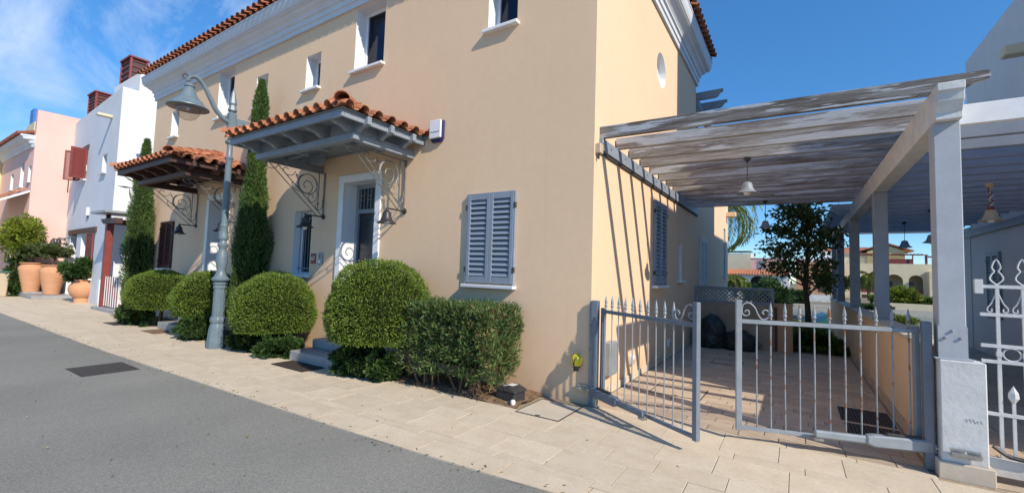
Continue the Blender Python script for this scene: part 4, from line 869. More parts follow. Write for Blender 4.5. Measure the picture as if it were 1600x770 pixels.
mt_ = thing('door_mat', 'pale brown mat on the paving in front of the far steps', 'mat', (-10.1, -1.1, 0)); MB().box(-10.5, -9.75, -1.24, -0.88, 0.001, 0.014).obj('mat', 'soil', mt_)
mt_ = thing('pavement_grate', 'flat dark cover in the pavement left of the clipped domes', 'inspection cover', (-12.3, -1.2, 0)); MB().box(-12.75, -11.9, -1.35, -1.0, -0.002, 0.004).obj('plate', 'iron_grate', mt_)

# ================================================================== STREET LAMP
LX, LY = -7.13, -1.13
sl = thing('street_lamp', 'grey cast iron street lamp with a bell shade on a curved arm', 'street lamp', (LX, LY, 0))
MB().lathe([(r_*0.74, z_) for r_, z_ in [(0.215, 0.0), (0.215, 0.10), (0.195, 0.30), (0.19, 0.34), (0.175, 0.40), (0.15, 0.46), (0.175, 0.50), (0.178, 0.54), (0.15, 0.60)]], (LX, LY, 0), 8, rot=pi/8).obj('base', 'lamp_paint', sl, bevel=0.006)
MB().lathe([(r_*0.76, z_) for r_, z_ in [(0.135, 0.60), (0.13, 1.12), (0.15, 1.13), (0.15, 1.17), (0.135, 1.18), (0.16, 1.21), (0.16, 1.24), (0.13, 1.25)]], (LX, LY, 0), 8, rot=pi/8).obj('plinth_shaft', 'lamp_paint', sl, bevel=0.004)
q = MB()
for k in range(8):
    a = pi/8+2*pi*(k+0.5)/8; fr = Fr((LX+cos(a)*0.092, LY+sin(a)*0.092, 0), (-sin(a), cos(a), 0), (0, 0, 1), (cos(a), sin(a), 0)); q.fr = fr; q.box(-0.02, 0.02, 0.68, 1.05, 0, 0.008)
q.obj('plinth_panels', 'lamp_paint', sl, bevel=0.003)
MB().lathe([(0.10, 1.25), (0.15, 1.28), (0.155, 1.31), (0.115, 1.35), (0.09, 1.40), (0.07, 1.46), (0.078, 1.50), (0.098, 1.62), (0.092, 1.76), (0.072, 1.84), (0.066, 1.90), (0.092, 1.94), (0.092, 1.97), (0.066, 2.0), (0.06, 2.04), (0.085, 2.08), (0.085, 2.11), (0.075, 2.16), (0.062, 2.30), (0.075, 2.33), (0.06, 2.36)], (LX, LY, 0), 20).obj('baluster', 'lamp_paint', sl, smooth=True, angle=35)
MB().lathe([(0.058, 2.36), (0.056, 3.60), (0.06, 3.62), (0.075, 3.66), (0.05, 3.70), (0.05, 3.92), (0.085, 3.95), (0.09, 3.98), (0.05, 4.03), (0.045, 4.22)], (LX, LY, 0), 16).obj('pole', 'lamp_paint', sl, smooth=True, angle=35)
q = MB(); q.box(LX-0.06, LX+0.06, LY-0.07, LY+0.07, 4.22, 4.56); q.obj('hub', 'lamp_paint', sl, bevel=0.02)
MB().lathe([(0.05, 4.56), (0.085, 4.60), (0.07, 4.66), (0.06, 4.70), (0.075, 4.74), (0.05, 4.88), (0.03, 4.98), (0.012, 5.02), (0, 5.06)], (LX, LY, 0), 8).obj('finial', 'lamp_paint', sl, bevel=0.003)
arm = crv([(LX, LY+0.0, 4.36), (LX, LY-0.12, 4.38), (LX, LY-0.28, 4.52), (LX, LY-0.40, 4.72), (LX, LY-0.52, 4.92), (LX, LY-0.64, 5.02), (LX, LY-0.74, 4.99), (LX, LY-0.78, 4.90)], 5)
q = MB(); q.tube(arm, [0.05-0.022*i/len(arm) for i in range(len(arm))], 8); q.obj('arm', 'lamp_paint', sl, smooth=True)
q = MB(); q.prism([(LY+0.06, 4.27), (LY+0.06, 4.46), (LY+0.22, 4.47), (LY+0.40, 4.45), (LY+0.46, 4.39), (LY+0.28, 4.34)], LX-0.04, LX+0.04, ax=0); q.obj('tail_bracket', 'lamp_paint', sl, bevel=0.006)
hx, hy, hz = LX, LY-0.74, 4.42
MB().lathe([(0.02, 0.47), (0.055, 0.45), (0.075, 0.40), (0.085, 0.385), (0.07, 0.37), (0.085, 0.34), (0.12, 0.24), (0.165, 0.17), (0.20, 0.13), (0.215, 0.125), (0.225, 0.10), (0.29, 0.03), (0.325, 0.005), (0.328, -0.012), (0.31, -0.015)], (hx, hy, hz), 32).obj('lamp_shade', 'lamp_paint', sl, smooth=True, angle=50)
MB().lathe([(0.31, -0.008), (0.22, 0.05), (0.12, 0.09), (0.0, 0.10)], (hx, hy, hz), 28).obj('reflector', 'lamp_inside', sl, smooth=True)
MB().lathe([(0.185, 0.03), (0.19, -0.04), (0.175, -0.12), (0.13, -0.19), (0.07, -0.225), (0.0, -0.235)], (hx, hy, hz), 28).obj('globe', 'globe_glass', sl, smooth=True)
MB().lathe([(0.025, 0.08), (0.03, 0.0), (0.02, -0.05), (0, -0.06)], (hx, hy, hz), 10).obj('bulb', 'white_plastic', sl, smooth=True)
q = MB(); q.tube([(hx, hy, hz+0.46), (hx, hy-0.02, hz+0.53), (hx, hy+0.03, hz+0.56)], 0.016, 6); q.tube(crv([(hx, hy+0.02, hz+0.55), (hx, hy-0.08, hz+0.60), (hx, hy-0.12, hz+0.54), (hx, hy-0.08, hz+0.50)], 4), 0.011, 6); q.obj('hanger', 'iron_grate', sl, smooth=True)

# ================================================================== PLANTS
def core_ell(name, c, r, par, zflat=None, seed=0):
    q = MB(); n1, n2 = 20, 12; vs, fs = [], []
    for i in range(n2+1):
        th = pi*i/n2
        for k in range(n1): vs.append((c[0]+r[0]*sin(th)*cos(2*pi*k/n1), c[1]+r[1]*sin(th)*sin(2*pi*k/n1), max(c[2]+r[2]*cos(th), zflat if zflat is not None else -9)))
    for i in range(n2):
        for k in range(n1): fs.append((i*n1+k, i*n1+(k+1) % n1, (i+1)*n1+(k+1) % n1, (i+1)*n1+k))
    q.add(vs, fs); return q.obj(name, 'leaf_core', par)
def limbs(par, base, tips, r0, mt='trunk_bark', name='branch', wob=0.08):
    for tpt in tips:
        b = Vector(base); t = Vector(tpt); mid = (b+t)/2+Vector([random.uniform(-wob, wob) for _ in range(3)]); MB().tube(crv([tuple(b), tuple(mid), tuple(t)], 4), [r0*(1-0.7*i/8) for i in range(9)], 6).obj(name, mt, par, smooth=True)
def dome(cx, cy, z0, z1, rx, ry, label, seed, n=30000, lean=0.0):
    t = thing('clipped_shrub', label, 'shrub', (cx, cy, 0), 'domed clipped shrubs by the doorways'); H = z1-z0
    zc = z0+H*0.34
    for k in range(3): MB().tube([(cx+0.05*cos(k*2.1), cy+0.05*sin(k*2.1), 0), (cx+0.16*cos(k*2.1), cy+0.14*sin(k*2.1), z0+0.15)], [0.035, 0.02], 7).obj('stem', 'trunk_bark', t)
    core_ell('shade_core', (cx, cy, zc), (rx*0.90, ry*0.90, (z1-zc)*0.90), t, zflat=z0+0.05)
    U = rng.normal(size=(n, 3)); U /= np.linalg.norm(U, axis=1)[:, None]
    up_h, dn_h = z1-zc, zc-z0; P = np.empty((n, 3))
    sq = lambda v, p: np.sign(v)*np.abs(v)**p
    P[:, 0] = U[:, 0]*rx; P[:, 1] = U[:, 1]*ry; rho = np.sqrt(U[:, 0]**2+U[:, 1]**2); P[:, 2] = np.where(U[:, 2] > 0, U[:, 2]*up_h, 0)
    lo_ = U[:, 2] < 0; rr = np.sqrt(rng.uniform(0.25, 1, n)); band = rng.uniform(size=n) < 0.55
    # lower part: a short steep skirt, then a flat clipped underside
    ang = np.arctan2(U[:, 1], U[:, 0]); tt = rng.uniform(0, 1, n); rs_ = np.where(band, 1-0.16*tt**2.2, rr*0.88)
    P[lo_, 0] = (np.cos(ang)*rs_*rx)[lo_]; P[lo_, 1] = (np.sin(ang)*rs_*ry)[lo_]; P[lo_, 2] = np.where(band, -tt*dn_h, -dn_h)[lo_]
    k = np.where(U[:, 2] < 0, 1.0, 1.0)[:, None]
    nn = 1+0.045*vn(U, 3.0, seed)+0.028*vn(U, 8.0, seed)+0.018*vn(U, 14.0, seed)+0.02*vn(U, 26.0, seed+2)
    dpt = rng.uniform(0.93, 1.0, n); dpt = np.where(rng.uniform(size=n) < 0.02, dpt+0.05, dpt); P = P*(nn*dpt)[:, None]; P[:, 0] += lean*P[:, 2]
    D = U*0.9+rng.normal(size=(n, 3))*0.55+np.array([0, 0, 0.25]); P += np.array([cx, cy, zc]); P[:, 1] = np.minimum(P[:, 1], -0.012)
    leaves('foliage', P, D, 0.036, 0.013, 'clipped_leaf', t)
dome(-3.12, -0.68, 0.56, 1.73, 0.82, 0.74, 'largest clipped dome right of the near doorway behind the loose hedge', 1.0, 36000)
dome(-6.02, -0.66, 0.42, 1.45, 0.76, 0.70, 'clipped dome between the street lamp and the near steps', 2.0, 34000)
dome(-8.70, -0.64, 0.48, 1.42, 0.74, 0.68, 'clipped dome touching the left side of the street lamp', 3.0, 22000)
dome(-11.30, -0.66, 0.46, 1.40, 0.95, 0.70, 'wide clipped dome left of the far doorway', 4.0, 26000)

def bush(name, label, cat, c, r, leafm, n, ll, lw_, seed, grp=None, coremat=True, clump=60, box=False, upb=0.3, dens=0.5, core=0.72, stems=0, rough=0.12, zmin=0.02):
    t = thing(name, label, cat, (c[0], c[1], max(0, c[2]-r[2])), grp)
    if coremat: core_ell('shade_core', c, (r[0]*core, r[1]*core, r[2]*core), t, zflat=0.02)
    C = rng.normal(size=(clump, 3)); C /= np.linalg.norm(C, axis=1)[:, None]
    if box: C /= np.max(np.abs(C), axis=1)[:, None]**0.75
    C *= rng.uniform(dens, 1.0, clump)[:, None]; C = C*np.array(r)*(1+rough*vn(C, 2.0, seed))[:, None]
    ci = rng.integers(0, clump, n); cr_ = min(r)*0.28
    O = rng.normal(size=(n, 3)); O /= np.linalg.norm(O, axis=1)[:, None]; P = C[ci]+O*cr_*rng.uniform(0.15, 1.0, n)[:, None]
    D = O*0.8+C[ci]/np.array(r)*0.5+np.array([0, 0, upb])+rng.normal(size=(n, 3))*0.25
    P = P+np.array(c); P[:, 2] = np.maximum(P[:, 2], zmin); 
    leaves('foliage', P, D, ll, lw_, leafm, t)
    for k in range(stems):
        a = 2*pi*k/stems+seed; MB().tube([(c[0]+0.1*cos(a)*k*0.3, c[1]+0.05*sin(a), 0), (c[0]+r[0]*0.55*cos(a), c[1]+r[1]*0.5*sin(a), c[2])], [0.018, 0.009], 5).obj('stem', 'trunk_bark', t)
    return t
# loose rectangular hedge
def hedge_box(x0, x1, y0, y1, z0, z1, n=1300):
    t = thing('loose_hedge', 'loose oleander hedge with dry twigs between the big clipped dome and black box', 'hedge', ((x0+x1)/2, (y0+y1)/2, 0))
    stems = []
    for k in range(17):
        bx_, by_ = random.uniform(x0+0.25, x1-0.2), random.uniform(y0+0.18, y1-0.25); pts = [(bx_, by_, 0)]
        ex, ey, ez = bx_+random.uniform(-0.3, 0.3), by_+random.uniform(-0.22, 0.2), random.uniform(0.6, 1.0)
        MB().tube(crv([(bx_, by_, 0), ((bx_+ex)/2+random.uniform(-.05, .05), (by_+ey)/2, ez*0.5), (ex, ey, ez)], 3), [0.017, 0.015, 0.014, 0.012, 0.010, 0.008, 0.006], 5).obj('stem', 'trunk_bark', t)
    MB().box(x0+0.3, x1-0.3, y0+0.24, y1-0.15, 0.34, z1-0.24).obj('shade_core', 'leaf_core', t)
    C = np.stack([rng.uniform(x0, x1, n), rng.uniform(y0, y1, n), rng.uniform(z0, z1, n)], 1)
    # pull most tufts to the outside
    s = rng.integers(0, 5, n); C[s == 0, 1] = y0+rng.uniform(0, .14, (s == 0).sum()); C[s == 1, 2] = z1-rng.uniform(0, .12, (s == 1).sum()); C[s == 2, 0] = x1-rng.uniform(0, .14, (s == 2).sum()); C[s == 3, 1] = y0+rng.uniform(0, .22, (s == 3).sum())
    C += 0.05*np.stack([vn(C, 4, 1), vn(C, 4, 2), vn(C, 4, 3)], 1)
    keep = ~((C[:, 2] < 0.42+0.14*vn(C*[1, 1, 0], 3, 4)) & (rng.uniform(size=n) < 0.75)); C = C[keep]; n = len(C)
    ctr = np.array([(x0+x1)/2, (y0+y1)/2, 0.45]); out = (C-ctr)/np.array([(x1-x0)/2, (y1-y0)/2, 0.6]); k = 32
    P = np.repeat(C, k, 0); O = np.repeat(out, k, 0)*0.55+rng.normal(size=(n*k, 3))*0.75+np.array([0, 0, 0.55]); P = P+rng.normal(size=P.shape)*0.03
    P[:, 1] = np.minimum(P[:, 1], -0.02); m_ = rng.uniform(size=len(P)); pdry = 0.08+0.16*(vn(P, 3.5, 9) > 0.25)+0.15*(P[:, 0] > x1-0.3)
    dry = m_ < pdry
    leaves('foliage', P[~dry], O[~dry], 0.075, 0.017, 'oleander_leaf', t); leaves('dry_foliage', P[dry], O[dry], 0.07, 0.014, 'dry_leaf', t)
hedge_box(-2.55, -0.98, -0.84, -0.10, 0.22, 1.10)
for (cx_, cy_, rx_, ry_, rz_, n_, lb_) in ((-3.45, -0.88, 0.42, 0.24, 0.24, 7500, 'low dark green plants spilling in front of the near steps and big dome'), (-2.85, -0.80, 0.28, 0.20, 0.24, 5000, 'low green plants at the foot of the loose hedge'),
        (-5.50, -0.82, 0.42, 0.38, 0.20, 9000, 'low green plants under the dome left of the near steps'), (-6.35, -0.82, 0.60, 0.36, 0.22, 11000, 'low dark plants between the lamp base and near steps'),
        (-8.45, -1.00, 0.45, 0.28, 0.26, 8000, 'low leafy plants left of the street lamp base'), (-11.9, -0.95, 0.85, 0.30, 0.26, 10000, 'low leafy plants under the wide far dome')):
    bush('ground_plant', lb_, 'plant', (cx_, cy_, rz_*0.9), (rx_, ry_, rz_), 'jade_leaf', n_, 0.05, 0.028, cx_, 'low plants at the foot of the domes', clump=60, core=0.5)
bush('silver_bush', 'pale green feathery bush behind the street lamp base', 'bush', (-6.95, -0.45, 0.75), (0.20, 0.16, 0.50), 'olive_leaf', 3500, 0.05, 0.016, 3.1, clump=40)
def cypress(cx, cy, H, prof, label, n, seed):
    t = thing('cypress_tree', label, 'tree', (cx, cy, 0), 'cypress trees against the facade')
    MB().tube([(cx, cy, 0), (cx, cy, H*0.9)], [0.07, 0.01], 8).obj('trunk', 'trunk_bark', t)
    zs = np.array([p[0] for p in prof]); rs = np.array([p[1] for p in prof])
    MB().lathe([(r_*0.68, z_) for z_, r_ in prof], (cx, cy, 0), 14).obj('shade_core', 'leaf_core', t)
    z = rng.uniform(0, 1, n)**0.85*H*0.995+0.1; a = rng.uniform(0, 2*pi, n); r0 = np.interp(z, zs, rs)
    plume = 1+0.16*np.sin(a*5+z*1.7+seed+1.2*np.sin(z*2.3))+0.10*np.sin(a*9-z*4.1+seed*2)+0.12*np.sin(z*6+a*2)
    r_ = r0*plume*rng.uniform(0.72, 1.0, n)
    P = np.stack([cx+r_*np.cos(a), cy+r_*np.sin(a), z], 1); P[:, 1] = np.minimum(P[:, 1], -0.01)
    D = np.stack([np.cos(a)*0.55, np.sin(a)*0.55, np.full(n, 1.1)], 1)+rng.normal(size=(n, 3))*0.38
    leaves('foliage', P, D, 0.085, 0.018, 'cypress_leaf', t)
cypress(-7.62, -0.36, 5.5, [(0, .20), (0.4, .29), (1.4, .31), (2.3, .29), (2.8, .215), (3.3, .18), (3.9, .14), (4.6, .135), (5.1, .10), (5.55, .02)], 'tall cypress between the two door canopies', 34000, 1.0)
cypress(-14.0, -0.36, 5.1, [(0, .18), (0.4, .27), (1.4, .33), (2.3, .31), (3.0, .25), (3.9, .18), (4.5, .12), (5.0, .05), (5.2, .01)], 'cypress at the far left corner of the peach house', 22000, 4.0)

# ================================================================== HOUSES DOWN THE STREET (left)
wh = thing('white_house', 'white flat roofed house with stepped parapet and open red shutters', 'house', (-21, 3, 0))
WO = Vector((-17.6, -0.08, 0)); WU = Vector((-1, 0.055, 0)).normalized(); WF = Fr(WO, WU, (0, 0, 1), (-WU.y*-1*-1, 0, 0)); WF.d = Vector((-WU.y, WU.x, 0)); 
if WF.d.y > 0: WF.d = -WF.d
hw_ = [(4.45, 5.45, 4.85, 6.10), (1.35, 1.98, 4.8, 5.5), (5.1, 6.3, 0.0, 2.62), (2.15, 4.3, 0.9, 2.62)]
q = MB(WF); wall_quads(q, 0, 7.5, -0.1, 7.68, hw_)
q.add([(0, 7.68, 0), (7.5, 7.68, 0), (7.5, 7.68, -0.3), (0, 7.68, -0.3), (0, 7.3, -0.3), (7.5, 7.3, -0.3), (7.5, 7.3, -9), (0, 7.3, -9)], [(0, 1, 2, 3), (2, 3, 4, 5), (4, 5, 6, 7)])
q.quad((0, -0.1, 0), (0, 7.68, 0), (0, 7.68, -9), (0, -0.1, -9)).quad((7.5, -0.1, -9), (7.5, 7.68, -9), (0, 7.68, -9), (0, -0.1, -9)).quad((7.5, -0.1, 0), (7.5, 7.68, 0), (7.5, 7.68, -9), (7.5, -0.1, -9))
q.obj('wall', 'cool_stucco', wh)
MB().box(-20.35, -17.62, 0.38, 6, 7.0, 8.42).obj('parapet', 'white_stucco', wh, bevel=0.02)
window(wh, WF, *hw_[0], depth=0.2, frame='red_wood', curtain=False); window(wh, WF, *hw_[1], depth=0.2, split=False, curtain=False)
MB(WF).box(4.3, 5.6, 6.10, 6.27, 0, 0.03).obj('lintel', 'brown_wood', wh)
def leafs(fr, u0, u1, v0, v1, n, mt, par):
    q = MB(fr); t = 0.06; q.box(u0, u0+t, v0, v1, 0, 0.04).box(u1-t, u1, v0, v1, 0, 0.04).box(u0+t, u1-t, v0, v0+t, 0, 0.04).box(u0+t, u1-t, v1-t, v1, 0, 0.04); L_ = q.obj('shutter', mt, par)
    s = MB(fr); hh = (v1-v0-2*t)/n*0.5; s.add([(0, -hh, 0.034), (u1-u0-2*t, -hh, 0.034), (u1-u0-2*t, hh, 0.006), (0, hh, 0.006), (0, -hh, 0.026), (u1-u0-2*t, -hh, 0.026)], [(0, 1, 2, 3), (4, 5, 2, 3)]); me = s.mesh('slat', mt, org=Vector(fr(0, 0, 0)))
    for i in range(n): inst(me, 'slat', fr(u0+t, v0+t+2*hh*(i+0.5), 0), L_)
a_ = radians(78)
for (uu, s) in ((5.45, 1), (4.45, -1)):
    fr = Fr(WF(uu, 0, 0.02), (WF.u*s*cos(a_)+WF.d*sin(a_)).normalized(), (0, 0, 1), (WF.d*cos(a_)-WF.u*s*sin(a_)).normalized()); leafs(fr, 0.0, 0.5, 4.85, 6.08, 12, 'red_wood', wh)
MB(WF).prism([(1.0, 6.74), (1.22, 6.74), (1.22, 6.84), (1.0, 6.84)], 0, 0.42).obj('rain_spout', 'cream_stucco', wh, bevel=0.02)
MB(WF).box(1.9, 6.6, 2.62, 2.82, 0, 0.05).obj('lintel', 'brown_wood', wh)
MB(WF).box(5.15, 6.25, 0, 2.6, -0.3, -0.26).obj('door', 'brown_door', wh); MB(WF).box(6.25, 6.30, 0, 2.62, -0.3, 0.02).obj('door_reveal', 'white_paint', wh)
window(wh, WF, *hw_[3], depth=0.2, frame='white_paint', curtain=False); 
leafs(Fr(WF(0, 0, 0.02), WF.u, (0, 0, 1), WF.d), 2.15, 3.15, 0.92, 2.6, 16, 'red_wood', wh)
wall_lamp(8.0-1.9, 'small dark bell lamp right of the white house doorway beam', z=2.30, fr=Fr(WF.o, WF.u, WF.v, WF.d)); wall_lamp(7.35, 'small dark bell lamp on the white house beside the pink wall', z=2.30, fr=WF)
t = thing('wall_light', 'small white wall light above the doorway on the white house', 'lamp', WF(3.4, 3.4, 0)); MB(WF).box(3.33, 3.47, 3.3, 3.62, 0, 0.09).obj('diffuser', 'white_plastic', t, bevel=0.02); MB(WF).box(3.36, 3.44, 3.2, 3.3, 0, 0.05).obj('housing', 'black_plastic', t)
def vent(x0, x1, y0, y1, z0, z1, label):
    t = thing('roof_vent', label, 'roof vent', ((x0+x1)/2, (y0+y1)/2, z0), 'rust red louvred vents on the white house')
    q = MB(); w_ = 0.07
    for x in (x0, x1-w_):
        for y in (y0, y1-w_): q.box(x, x+w_, y, y+w_, z0, z1)
    q.box(x0-0.04, x1+0.04, y0-0.04, y1+0.04, z1, z1+0.06); q.obj('frame', 'red_wood', t)
    MB().box(x0+0.06, x1-0.06, y0+0.06, y1-0.06, z0, z1).obj('core', 'brown_wood', t)
    n_ = 12
    for i in range(n_):
        z = z0+(z1-z0)*(i+0.5)/n_; MB().box(x0+0.02, x1-0.02, y0+0.015, y1-0.015, z-0.015, z+0.015).obj('louvre', 'red_wood', t)
vent(-22.1, -20.95, 0.95, 1.55, 7.3, 10.05, 'taller rust red louvred vent on the white roof nearer the peach house'); vent(-24.8, -23.75, 0.62, 1.25, 7.3, 9.0, 'lower rust red louvred vent on the white roof next to the pink house')
# porch of the white house
pc = thing('entrance_porch', 'small porch with red posts and flat grey roof in front of the white house', 'porch', (-16.5, 0, 0))
MB().box(-17.02, -16.80, -0.46, -0.24, 0.1, 0.95).obj('pier', 'white_stucco', pc, bevel=0.01); MB().box(-17.1, -14.9, -0.55, 0.9, -0.02, 0.1).obj('plinth', 'step_marble', pc, bevel=0.02)
MB().box(-16.79, -16.60, -0.44, -0.26, 0.1, 2.78).obj('post', 'red_wood', pc, bevel=0.01); 
MB().prism([(-17.25, 2.95), (-17.1, 2.84), (-16.95, 2.78), (-15.9, 2.78), (-15.9, 2.95)], -0.45, -0.25, ax=1).obj('beam', 'brown_wood', pc); MB().box(-16.8, -16.62, -0.25, 0.9, 2.78, 2.95).obj('beam', 'brown_wood', pc)
MB().box(-17.3, -15.9, -0.70, 0.9, 3.10, 3.17).obj('roof_slab', 'galvanised', pc); MB().box(-16.95, -16.85, -0.4, -0.3, 2.95, 3.1).obj('packer', 'brown_wood', pc)
pg_ = thing('picket_gate', 'low red and white picket gate in the white house porch', 'gate', (-15.9, -0.35, 0))
for z_ in (0.22, 1.0): MB().box(-16.58, -15.22, -0.37, -0.33, z_, z_+0.04).obj('rail', 'red_wood', pg_)
for i in range(13): MB().box(-16.54+0.102*i, -16.49+0.102*i, -0.39, -0.371, 0.14, 1.08).obj('picket', 'red_wood' if i % 2 else 'white_paint', pg_)
# pink house
ph = thing('pink_house', 'pink two storey house with white cornice at the left', 'house', (-28, 2, 0)); PF = Fr((0, -0.85, 0), (1, 0, 0), (0, 0, 1), (0, -1, 0))
pw = [(-25.75, -25.25, 4.85, 5.55), (-27.25, -26.55, 4.72, 5.85), (-29.2, -28.6, 4.75, 5.5)]
q = MB(PF); wall_quads(q, -31.5, -25.0, -0.1, 6.35, pw); q.fr = WORLD
q.quad((-25, -0.85, -0.1), (-25, 0.6, -0.1), (-25, 0.6, 7.92), (-25, -0.85, 7.92)).box(-25.28, -25.001, -0.85, 0.6, 6.3, 7.92).quad((-25.001, 0.6, -0.1), (-25.001, 6, -.1), (-25.001, 6, 7), (-25.001, 0.6, 7)).quad((-31.5, 6, -.1), (-25.001, 6, -.1), (-25.001, 6, 6.8), (-31.5, 6, 6.8)); q.obj('wall', 'pink_stucco', ph)
for h in pw: window(ph, PF, *h, depth=0.22, split=False, curtain=False)
pr = [(0, 6.3), (0.06, 6.3), (0.08, 6.42), (0.14, 6.46), (0.16, 6.55), (0.32, 6.62), (0.34, 6.70), (0.40, 6.74), (0.40, 6.80), (0, 6.80)]
q = MB(PF); q.add([(-31.5, z, d) for d, z in pr]+[(-25.2, z, d) for d, z in pr]+[(-25.0, z, 0) for d, z in pr], [(i, i+1, 10+i+1, 10+i) for i in range(9)]+[(10+i, 10+i+1, 20+i+1, 20+i) for i in range(9)]); q.obj('cornice', 'cornice_paint', ph)
q = MB(); q.add([(-31.6, -1.3, 6.81), (-25.29, -1.3, 6.81), (-25.29, 3, 8.2), (-31.6, 3, 8.2)], [(0, 1, 2, 3)])
for i in range(26): q.tube([(-31.5+0.245*i, -1.34, 6.83), (-31.5+0.245*i, 2.6, 8.1)], 0.085, 7)
q.obj('roof', 'dark_terracotta', ph, smooth=True)
MB().box(-31.3, -29.6, -0.2, 2.0, 7.0, 8.36).obj('chimney_block', 'cream_stucco', ph); bb = MB(); bb.box(-30.7, -30.0, -0.2, 0.5, 8.36, 9.1); bb.obj('roof_box', 'blue_paint', ph)
yh = thing('yellow_house', 'yellow house cut by the left edge beyond the pink one', 'house', (-34, 1, 0)); q = MB(); q.box(-40, -31.52, -2.2, 6, -0.1, 6.9); q.obj('wall', 'yellow_stucco', yh); MB().box(-40.1, -31.45, -2.3, 6, 6.9, 7.05).obj('coping', 'dark_terracotta', yh)
# tiled porch roof
tpz = thing('tiled_porch', 'small porch with orange tiles in front of the pink house', 'porch', (-26.8, -1.5, 0))
q = MB(); q.prism([(-2.0, 3.66), (-0.86, 4.36), (-0.86, 4.45), (-2.0, 3.74)], -29.5, -25.05, ax=0); dk = q.obj('roof_deck', 'white_paint', tpz)
pmh = tile_mesh('roof_tile', 'terracotta', L_=0.42)
for i in range(18):
    for k in range(3): inst(pmh, 'roof_tile', (-29.4+0.25*i, -2.05+0.37*k, 3.80+0.235*k), dk, rot=(0, -radians(31), pi/2))
for x in (-25.25, -27.3, -29.3): MB().box(x, x+0.16, -1.9, -1.74, 0, 3.62).obj('post', 'white_paint', tpz)
# pots and plants on the pavement
def pot(x, y, z, prof, label, rings=True):
    t = thing('terracotta_pot', label, 'plant pot', (x, y, z), 'large terracotta pots on the pavement'); MB().lathe([(r_, h) for r_, h in prof], (x, y, z), 28).obj('pot_body', 'pot_clay', t, smooth=True, angle=50)
    R_ = max(r_ for r_, h in prof[-4:]); MB().lathe([(0.0, prof[-1][1]-0.06), (prof[-1][0]*0.9, prof[-1][1]-0.06)], (x, y, z), 16).obj('pot_soil', 'soil', t); return t
jar = [(0.21, 0), (0.21, 0.14), (0.19, 0.16), (0.30, 0.26), (0.375, 0.42), (0.385, 0.52), (0.36, 0.64), (0.27, 0.76), (0.23, 0.79), (0.25, 0.83), (0.25, 0.86), (0.20, 0.86), (0.19, 0.78)]
tall = [(0.25, 0), (0.28, 0.2), (0.35, 0.55), (0.41, 0.85), (0.42, 0.98), (0.36, 1.08), (0.33, 1.12), (0.40, 1.17), (0.40, 1.20), (0.33, 1.20), (0.30, 1.10)]
pot(-20.1, -0.10, 0, jar, 'big round terracotta jar with a leafy green plant'); pot(-23.7, -0.20, 0.13, tall, 'tall tapering terracotta pot, right one of the pair'); pot(-24.5, -0.66, 0.2, tall, 'tall tapering terracotta pot, left one of the pair'); pot(-19.6, 0.75, 0, [(r_*0.8, h*0.8) for r_, h in jar], 'smaller terracotta jar half hidden behind the big round jar')
MB().box(-24.95, -22.6, -0.95, 0.3, -0.01, 0.12).box(-24.94, -24.0, -0.94, -0.35, 0.12, 0.2).obj('stone_platform', 'step_marble', thing('pot_platform', 'low grey stone platform under the pair of tall pots', 'platform', (-25, 0, 0)), bevel=0.02)
MB().box(-21.9, -20.9, 0.1, 0.4, 0, 0.55).obj('low_wall', 'cream_stucco', thing('garden_wall', 'low cream wall stub behind the big round jar', 'wall', (-21.4, 0.2, 0)), bevel=0.02)
bush('potted_plant', 'leafy bright green plant spilling from the big round jar', 'plant', (-20.15, -0.12, 1.22), (0.62, 0.60, 0.42), 'jade_leaf', 9000, 0.10, 0.05, 5.5, clump=90, core=0.72)
for (x, y, lb) in ((-23.7, -0.20, 'flat topped grey green shrub in the right tall pot'), (-24.5, -0.66, 'flat topped grey green shrub in the left tall pot')):
    t = bush('potted_shrub', lb, 'shrub', (x, y, 1.90), (0.62, 0.56, 0.29), 'olive_leaf', 9000, 0.06, 0.028, x, 'flat clipped shrubs in tall pots', clump=110, core=0.8); MB().tube([(x, y, 1.2), (x+0.05, y, 1.75)], 0.03, 6).obj('trunk', 'trunk_bark', t)
bush('flowering_shrub', 'yellow green climbing shrub at the left edge under the tiled porch', 'shrub', (-24.9, -1.05, 2.45), (0.8, 0.68, 0.95), 'lime_leaf', 9000, 0.10, 0.05, 2.2, clump=120, core=0.45, dens=0.2, rough=0.3, stems=5, zmin=1.2)
bush('dark_hedge', 'dark green hedge between the beige bin and tall pots', 'hedge', (-24.95, -1.0, 0.75), (0.5, 0.34, 0.85), 'jade_leaf', 6000, 0.08, 0.04, 7.2, clump=110, box=True, core=0.85)
t = thing('litter_bin', 'beige plastic bin with dark green lid at the left edge', 'bin', (-24.95, -1.45, 0)); q = MB(); q.add([(-25.2, -1.62, 0), (-24.7, -1.62, 0), (-24.7, -1.28, 0), (-25.2, -1.28, 0), (-25.25, -1.66, 0.95), (-24.66, -1.66, 0.95), (-24.66, -1.24, 0.95), (-25.25, -1.24, 0.95)], [(0, 1, 5, 4), (1, 2, 6, 5), (2, 3, 7, 6), (3, 0, 4, 7), (0, 1, 2, 3)]); q.obj('bin_body', 'beige_plastic', t, bevel=0.03); MB().box(-25.28, -24.63, -1.69, -1.21, 0.95, 1.03).obj('lid', 'green_plastic', t, bevel=0.02)
bush('palm_seedling', 'few narrow dark leaves sticking out beside the left cypress', 'plant', (-15.3, -0.3, 3.9), (0.35, 0.2, 0.15), 'dark_leaf', 14, 0.45, 0.07, 1.0, coremat=False, clump=3)

